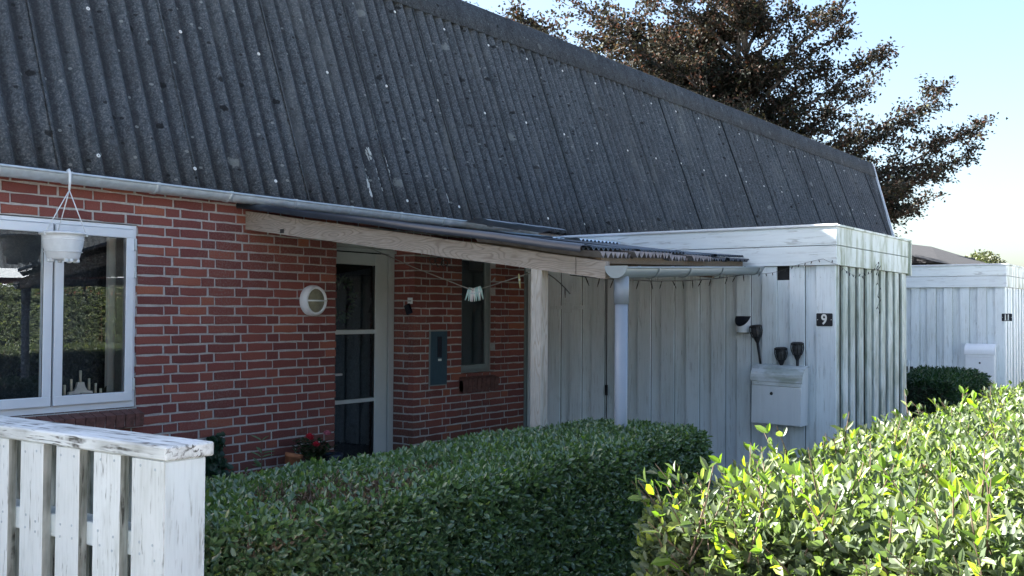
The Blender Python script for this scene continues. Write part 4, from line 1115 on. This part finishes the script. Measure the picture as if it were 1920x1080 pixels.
# ------------------------------------------------------------------ white picket fence
fence = empty('picket_fence', (-2.49, -2.4, 0), 'flaking white double sided picket fence with a thick cap rail', 'fence')
XF = -2.560
def slat(x0, x1, y0, y1, z0, z1, mat, nm='slat'):
    o = MB().box(x0, x1, y0, y1, z0, z1, bev=.002).build(nm, mat, fence)
    o.data.materials.append(M['fence_dirty'])          # mildewed narrow edges
    for p in o.data.polygons:
        if abs(p.normal.y) > .8: p.material_index = 1
ytops = [-2.972+.2025*i for i in range(-2, 14)]
slat_y = [(-3.376, -3.244), (-3.169, -3.046), (-2.972, -2.843), (-2.769, -2.645)]+[(-2.565+.2*i, -2.44+.2*i) for i in range(0, 7)]
for a, b in slat_y: slat(XF, XF+.030, a, b, .06, 1.134, 'fence')
for a, b in slat_y: slat(XF+.105, XF+.135, a+.108, b+.085, .06, 1.134, 'fence_dirty')
slat(XF+.105, XF+.135, -3.44, -3.33, .06, 1.134, 'fence_dirty')
for z in (.845, .22): MB().box(XF+.030, XF+.105, -3.46, -1.1, z, z+.070, bev=.003).build('rail', 'fence', fence)
MB().box(XF-.001, XF+.136, -3.587, -3.440, 0, 1.134, bev=.004).build('post', 'fence_end', fence)
MB().box(XF-.004, XF+.0, -3.5865, -3.4405, 0.02, 1.133).build('facing_board', 'fence', fence)
MB().box(XF-.007, XF+.158, -3.596, -1.1, 1.135, 1.175, bev=.005).build('cap_rail', 'fence_cap', fence)
for i in range(1): MB().box(XF+.02, XF+.12, -1.30, -1.16, 0, 1.134).build('post', 'fence', fence)

fs_ = MB()
for a, b in slat_y+[(-3.575, -3.452)]:
    for z in (.862, .898, 1.11):
        for t in (.25, .75): fs_.lathe([(0, -.0015), (.004, -.001), (.0045, .001)], (XF-(.004 if a < -3.5 else 0), a+(b-a)*t+random.uniform(-.006, .006), z+random.uniform(-.008, .008)), (1, 0, 0), 7, False)
fs_.build('nail_head', 'zinc', fence, kind='stuff')
# ------------------------------------------------------------------ hedges
def surf_noise(P, s, seed):
    q = P*s+seed; return (np.sin(q[:, 0]*1.7+np.sin(q[:, 1]*2.3))+np.sin(q[:, 1]*1.9+q[:, 2]*1.3+np.sin(q[:, 0]*1.1))+np.sin(q[:, 2]*2.1+q[:, 0]*.7))/3
def hedge(label, x0, x1, y0, y1, h, faces, dens, tl, pairs, ll, lw, mat, round_=.10, group='clipped privet hedges', depth=.09, rough=.02, simple_=False, young=None, dry=None, up_=.55, stems=40):
    """y0 < y1; faces: dict of face -> density factor; leaves sit on twigs through the outer layer"""
    o = empty('privet_hedge', ((x0+x1)/2, (y0+y1)/2, 0), label, 'hedge', group); off = np.array([(x0+x1)/2, (y0+y1)/2, 0])
    ins = depth+.03
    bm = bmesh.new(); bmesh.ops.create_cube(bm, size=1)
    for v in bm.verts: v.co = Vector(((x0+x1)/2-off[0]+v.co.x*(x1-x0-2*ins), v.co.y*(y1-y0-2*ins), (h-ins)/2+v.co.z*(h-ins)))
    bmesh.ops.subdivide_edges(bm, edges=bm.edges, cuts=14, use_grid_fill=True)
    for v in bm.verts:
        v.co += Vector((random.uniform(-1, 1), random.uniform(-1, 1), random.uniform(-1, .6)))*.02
    me = bpy.data.meshes.new('dark_core'); bm.to_mesh(me); bm.free(); me.materials.append(M['hedge_core']); link(bpy.data.objects.new('dark_core', me), o)['kind'] = 'stuff'  # added solid block in a dark colour, closes the gaps between leaves
    P = []; D = []
    for f, k in faces.items():
        a = {'top': (x1-x0)*(y1-y0), 'front': (x1-x0)*h, 'back': (x1-x0)*h, 'left': (y1-y0)*h, 'right': (y1-y0)*h}[f]
        n = int(a*dens*k); u = rng.uniform(size=n); v = rng.uniform(size=n)
        X = x0+(x1-x0)*u; Y = y0+(y1-y0)*v
        if f == 'top': p = np.stack([X, Y, np.full(n, h)], 1); d = np.tile([0, 0, 1.], (n, 1))
        elif f == 'front': p = np.stack([X, np.full(n, y0), h*v], 1); d = np.tile([0, -1., 0], (n, 1))
        elif f == 'back': p = np.stack([X, np.full(n, y1), h*v], 1); d = np.tile([0, 1., 0], (n, 1))
        elif f == 'left': p = np.stack([np.full(n, x0), y0+(y1-y0)*u, h*v], 1); d = np.tile([-1., 0, 0], (n, 1))
        else: p = np.stack([np.full(n, x1), y0+(y1-y0)*u, h*v], 1); d = np.tile([1., 0, 0], (n, 1))
        # round the edges: pull points near two borders inwards
        ex = np.minimum(p[:, 0]-x0, x1-p[:, 0]); ey = np.minimum(p[:, 1]-y0, y1-p[:, 1]); ez = h-p[:, 2]
        cx_ = np.clip(p[:, 0], x0+round_, x1-round_); cy_ = np.clip(p[:, 1], y0+round_, y1-round_); cz_ = np.minimum(p[:, 2], h-round_)
        c = np.stack([cx_, cy_, cz_], 1); dv = p-c; ln = np.linalg.norm(dv, axis=1, keepdims=True); nd = dv/np.maximum(ln, 1e-6)
        p = c+nd*np.minimum(ln, round_); d = nrm(d*.3+nd*.7)
        nz = surf_noise(p, 3.1, 5.0)*rough+surf_noise(p, 9, 2.0)*rough*.5
        p = p+d*nz[:, None]-d*(rng.uniform(size=(n, 1))**1.5*depth)
        P.append(p); D.append(d)
    P = np.concatenate(P); D = np.concatenate(D); n = len(P)
    D = nrm(D+np.array([0, 0, up_])+rng.normal(size=(n, 3))*.42)
    base = P-D*tl*.6-off
    if dry is not None:
        mask = dry(P)
        V, T = twig_leaves(base[mask], D[mask]+rng.normal(size=(mask.sum(), 3))*.7, tl*.8, pairs, ll*.8, lw*.7, simple_); np_mesh('dry_foliage', V, T, 'leaf_dry', o)['kind'] = 'stuff'
        tw = MB()
        for i in np.where(mask)[0][:260]:
            a = Vector(P[i]); d_ = (Vector(D[i])+Vector((random.gauss(0, .5), random.gauss(0, .5), 0))).normalized(); tw.tube([a-d_*.08, a+d_*.03], [.0025, .0015], 4, False)
        tw.build('bare_twig', 'leaf_dry', o, kind='stuff'); base = base[~mask]; D = D[~mask]
    V, T = twig_leaves(base, D, tl, pairs, ll, lw, simple_); np_mesh('foliage', V, T, mat, o)['kind'] = 'stuff'
    if young:
        k, mt = young; idx = rng.choice(len(base), k, replace=False)
        V, T = twig_leaves(base[idx]+D[idx]*tl*.55, D[idx]+np.array([0, 0, .5]), tl*.7, 2, ll*.95, lw*1.05, simple_); np_mesh('young_leaves', V, T, mt, o)['kind'] = 'stuff'
    sm = MB()
    for i in range(stems):
        x = random.uniform(x0+.1, x1-.1); y = random.uniform(y0+.03, y1-.03)
        sm.tube([(x, y, 0), (x+random.uniform(-.08, .08), y+random.uniform(-.05, .05), h*.5), (x+random.uniform(-.15, .15), y+random.uniform(-.08, .08), h*.93)], [.010, .007, .003], 5)
    sm.build('stem', 'stem', o)
    return o
def dry_mid(P):
    a = (P[:, 2] > .72) & (((P[:, 0]+1.55)/.42)**2+((P[:, 1]+3.22)/.22)**2 < 1) & (rng.uniform(size=len(P)) < .75)
    b = (P[:, 2] > .78) & (((P[:, 0]+.95)/.22)**2+((P[:, 1]+3.12)/.12)**2 < 1) & (rng.uniform(size=len(P)) < .7)
    c = (P[:, 2] > .8) & (surf_noise(P, 2.3, 9.0) > .62) & (rng.uniform(size=len(P)) < .3)
    return a | b | c
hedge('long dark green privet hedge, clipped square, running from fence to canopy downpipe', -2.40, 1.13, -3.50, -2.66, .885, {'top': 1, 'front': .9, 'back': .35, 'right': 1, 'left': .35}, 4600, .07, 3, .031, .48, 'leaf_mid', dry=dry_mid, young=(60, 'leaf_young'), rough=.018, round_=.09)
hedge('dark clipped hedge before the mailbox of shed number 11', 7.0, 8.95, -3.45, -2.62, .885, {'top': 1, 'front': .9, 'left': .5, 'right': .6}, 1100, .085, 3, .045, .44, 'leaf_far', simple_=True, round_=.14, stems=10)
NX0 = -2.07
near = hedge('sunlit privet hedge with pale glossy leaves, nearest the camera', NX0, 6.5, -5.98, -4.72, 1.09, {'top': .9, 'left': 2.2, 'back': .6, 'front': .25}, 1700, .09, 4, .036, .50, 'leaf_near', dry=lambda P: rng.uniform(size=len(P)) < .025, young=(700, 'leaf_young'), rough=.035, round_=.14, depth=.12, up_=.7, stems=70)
# shoots on the near hedge one can pick out: stem with its own leaves, copied over the surface
shoots = []
for s in range(12):
    L = random.uniform(.10, .17); n_p = random.choice([3, 4, 5])
    V, T = twig_leaves(np.zeros((1, 3)), np.array([[random.uniform(-.1, .1), random.uniform(-.1, .1), 1.]]), L, n_p, .040, .44, jit=.4)
    st2 = MB().tube([(0, 0, -.07), (0.003, 0, L*.5), (0, 0, L)], [.0024, .0018, .001], 5)
    vs = np.concatenate([V, np.array([tuple(v) for v in st2.v])]); k = len(V)
    tr = [f for q in st2.f for f in ([q[0], q[j], q[j+1]] for j in range(1, len(q)-1))]
    me = bpy.data.meshes.new('leafy_shoot'); faces = [tuple(t) for t in T]+[tuple(i+k for i in f) for f in tr]
    me.from_pydata([tuple(v) for v in vs], [], faces); me.materials.append(M['leaf_near' if s % 3 else 'leaf_young']); me.materials.append(M['stem'])
    for i in range(len(T), len(faces)): me.polygons[i].material_index = 1
    shoots.append(me)
for i in range(290):
    r_ = random.random()
    if r_ < .5: p = Vector((NX0+random.random()**1.6*3.6, random.uniform(-5.85, -4.85), 1.08)); d = Vector((random.gauss(-.1, .35), random.gauss(0, .35), 1))
    elif r_ < .72: p = Vector((NX0+.08+random.random()**1.3*4.5, -4.83, 1.05)); d = Vector((random.gauss(-.1, .3), .35+random.gauss(0, .3), 1))
    else: p = Vector((NX0+.03, random.uniform(-5.6, -4.85), random.uniform(.68, 1.05))); d = Vector((-.8, random.gauss(0, .4), .75))
    o = inst('leafy_shoot', random.choice(shoots), near, p+Vector((0, 0, random.uniform(-.07, -.01))), (d.to_track_quat('Z', 'Y') @ Quaternion((0, 0, 1), random.uniform(0, 6.28))).to_euler())
    sc_v = random.uniform(.75, 1.15); o.scale = (sc_v,)*3

# ------------------------------------------------------------------ copper beech behind the roof
tips = [(15.82, 8.4, 8.69), (16.75, 8.41, 8.48), (19.48, 9.4, 10.04), (18.92, 8.36, 8.49), (17.06, 6.76, 8.58), (18.89, 7.05, 10.44), (19.95, 5.92, 11.63), (19.34, 4.04, 11.43), (22.9, 4.02, 11.84), (20.69, 1.88, 9.23), (22.01, 2.43, 8.77), (22.29, 3.15, 8.03), (21.52, 3.51, 7.3), (23.54, 2.0, 8.47), (24.19, 2.41, 7.86), (26.41, 1.2, 7.86), (22.43, 1.03, 6.43), (25.51, -0.13, 6.74), (25.63, 0.14, 5.96), (22.81, 0.62, 5.23), (20.89, 0.81, 4.64), (26.24, 1.71, 4.66), (22.4, 1.29, 4.09), (18.8, 6.23, 8.63), (22.23, 6.38, 9.72), (21.65, 4.57, 9.02), (19.28, 6.95, 7.6), (21.47, 6.49, 7.65), (18.84, 3.83, 6.48), (22.72, 4.25, 6.44), (21.76, 2.76, 5.48), (20.65, 1.87, 5.91), (19.24, 8.56, 9.09), (21.77, 7.31, 10.67), (19.3, 4.58, 9.68), (22.09, 4.31, 10.22), (18.12, 7.07, 7.66), (22.59, 4.65, 8.21), (23.21, 3.69, 6.75), (21.62, 1.65, 4.97)]
for _ in range(46):
    q = Vector((random.gauss(0, 1), random.gauss(0, 1), random.gauss(0, 1))).normalized()*random.uniform(.3, 1)
    tips.append((20.9+q.x*2.6, 5.9+q.y*3.2, 8.0+q.z*3.0))
tips += [(20.5, 6.0, 6.6), (21.8, 4.8, 5.2), (20.3, 4.9, 5.6), (19.6, 5.9, 5.9), (23.0, 7.5, 8.0), (24.0, 5.5, 7.2), (22.6, 3.2, 4.6), (23.6, 1.6, 4.9), (18.6, 7.8, 6.9), (21.2, 5.4, 7.0), (21.0, 3.4, 6.6), (20.2, 5.2, 8.2)]
tree = empty('copper_beech', (21.4, 4.9, 0), 'tall copper beech with dark purple leaves behind the far end of the roof', 'tree')
tb = Vector((21.4, 4.9, 0))
MB().tube([tb, tb+Vector((.1, 0, 2)), tb+Vector((0, .1, 5)), tb+Vector((-.2, .2, 8)), tb+Vector((-.1, .1, 11))], [.42, .33, .24, .09, .02], 12).build('trunk', 'bark', tree)
LP = []; LD = []
for (tx, ty, tz) in tips:
    tip = Vector((tx, ty, tz)); dist = (Vector((tx, ty, 0))-Vector((tb.x, tb.y, 0))).length
    z0 = max(2.6, tz-dist*random.uniform(.45, .7)-.3); a = Vector((tb.x, tb.y, z0)); mid = a.lerp(tip, .5)+Vector((random.uniform(-.3, .3), random.uniform(-.3, .3), random.uniform(-.1, .4)))
    pts = [(a*(1-t)**2+mid*2*t*(1-t)+tip*t*t) for t in [i/9 for i in range(10)]]
    br = MB().tube(pts, [.055*(1-t)**.9+.007 for t in [i/9 for i in range(10)]], 6)
    L = (tip-a).length; main = (tip-a).normalized()
    nsub = int(8+L*5.2)
    for k in range(nsub):
        t = random.uniform(.22, 1.0); i = min(8, int(t*9)); p = pts[i].lerp(pts[i+1], t*9-i)
        sl_ = (1.15-.75*t)*random.uniform(.4, 1.15)*min(1.5, .5+L*.22)
        d = (main*random.uniform(.4, 1.1)+Vector((random.gauss(0, 1), random.gauss(0, 1), random.gauss(.1, .55)))*.75).normalized()
        e = p+d*sl_; mm = p.lerp(e, .5)+Vector((0, 0, random.uniform(-.05, .12)))
        br.tube([p, mm, e], [.014, .009, .004], 4, False)
        nl = int(54*sl_+16)
        for q in range(nl):
            s = random.uniform(.08, 1.05); c = p.lerp(mm, s*2) if s < .5 else mm.lerp(e, s*2-1)
            sp = .07+.05*random.random(); LP.append((c.x+random.gauss(0, sp)*1.1, c.y+random.gauss(0, sp)*1.1, c.z+random.gauss(0, sp)*.7)); LD.append((d.x, d.y, d.z))
    br.build('branch', 'bark', tree)
LP = np.array(LP)-np.array([21.4, 4.9, 0]); LD = np.array(LD); n = len(LP)
v_, t_ = leaf_arrays(LP, LD+rng.normal(size=(n, 3))*.8, rng.normal(size=(n, 3))*.7+np.array([0, 0, 1]), rng.uniform(.075, .13, n), rng.uniform(.055, .09, n), simple_=True)
np_mesh('foliage', v_, t_, 'beech', tree)['kind'] = 'stuff'
print('tree leaves', n)

# ------------------------------------------------------------------ far roof and far tree
fh = empty('far_house', (28, 4, 0), 'distant low house with a brown grey roof between shed tops', 'house')
def pr_poly(name, pts, mat):
    MB().add([Vector(p) for p in pts], [tuple(range(len(pts)))]).build(name, mat, fh)
MB().box(25.5, 34.5, 1.0, 9.0, 0, 2.9).build('wall', 'brick', fh)
# hipped roof: near slope faces the camera side
A, B, Cc, D_ = Vector((24.9, .9, 2.95)), Vector((35.2, .5, 2.95)), Vector((35.2, 9.4, 2.95)), Vector((24.9, 9.4, 2.95))
r1, r2 = Vector((25.6, 4.6, 3.95)), Vector((32.2, 2.9, 3.85))
rf = MB().add([A, B, Cc, D_, r1, r2], [(0, 1, 5, 4), (1, 2, 5), (2, 3, 4, 5), (3, 0, 4)]).build('roof', 'far_roof', fh)
MB().tube([A.lerp(r1, .55)+Vector((0, 0, .02)), B.lerp(r2, .55)+Vector((0, 0, .02))], .03, 5).build('lap_joint', 'shed_dark', rf)
ftree = empty('far_tree', (60.3, 6.9, 0), 'small pale green tree top far beyond the sheds', 'tree')
MB().tube([(60.3, 6.9, 0), (60.3, 6.9, 4)], [.2, .08], 6).build('trunk', 'bark', ftree)
n = 2600; q = nrm(rng.normal(size=(n, 3)))*rng.uniform(.3, 1, (n, 1))**.5*np.array([1.3, 1.3, 1.3])+np.array([0, 0, 4.0])
v_, t_ = leaf_arrays(q, rng.normal(size=(n, 3)), rng.normal(size=(n, 3)), rng.uniform(.12, .25, n), rng.uniform(.08, .16, n), simple_=True)
np_mesh('crown', v_, t_, 'far_leaf', ftree)

# ------------------------------------------------------------------ row of houses across the path (seen in the window glass)
oh = empty('opposite_house', (6, -14, 0), 'opposite brick house of the row, seen only as a reflection in the window', 'house')
MB().box(-8, 30, -22, -14.2, 0, 2.35).build('wall', 'brick', oh)
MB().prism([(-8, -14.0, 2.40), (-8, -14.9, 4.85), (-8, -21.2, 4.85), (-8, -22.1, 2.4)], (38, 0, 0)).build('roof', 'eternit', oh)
MB().box(-8, 30, -14.15, -13.95, 2.22, 2.40).build('gutter', 'frame', oh)
for x in (1.5, 5.6, 9.2, 13.4):
    w_ = MB().box(x, x+1.3, -14.19, -14.13, .9, 2.1).build('window', 'frame', oh); MB().box(x+.08, x+1.22, -14.128, -14.12, .98, 2.02).build('pane', 'dark_blue', w_)

hedge('tall hedge across the path, seen only as a reflection in the window', -2.0, 16.0, -11.2, -10.2, 1.95, {'top': .5, 'back': 1}, 420, .12, 3, .06, .5, 'leaf_near', simple_=True, round_=.12, depth=.12, stems=20)
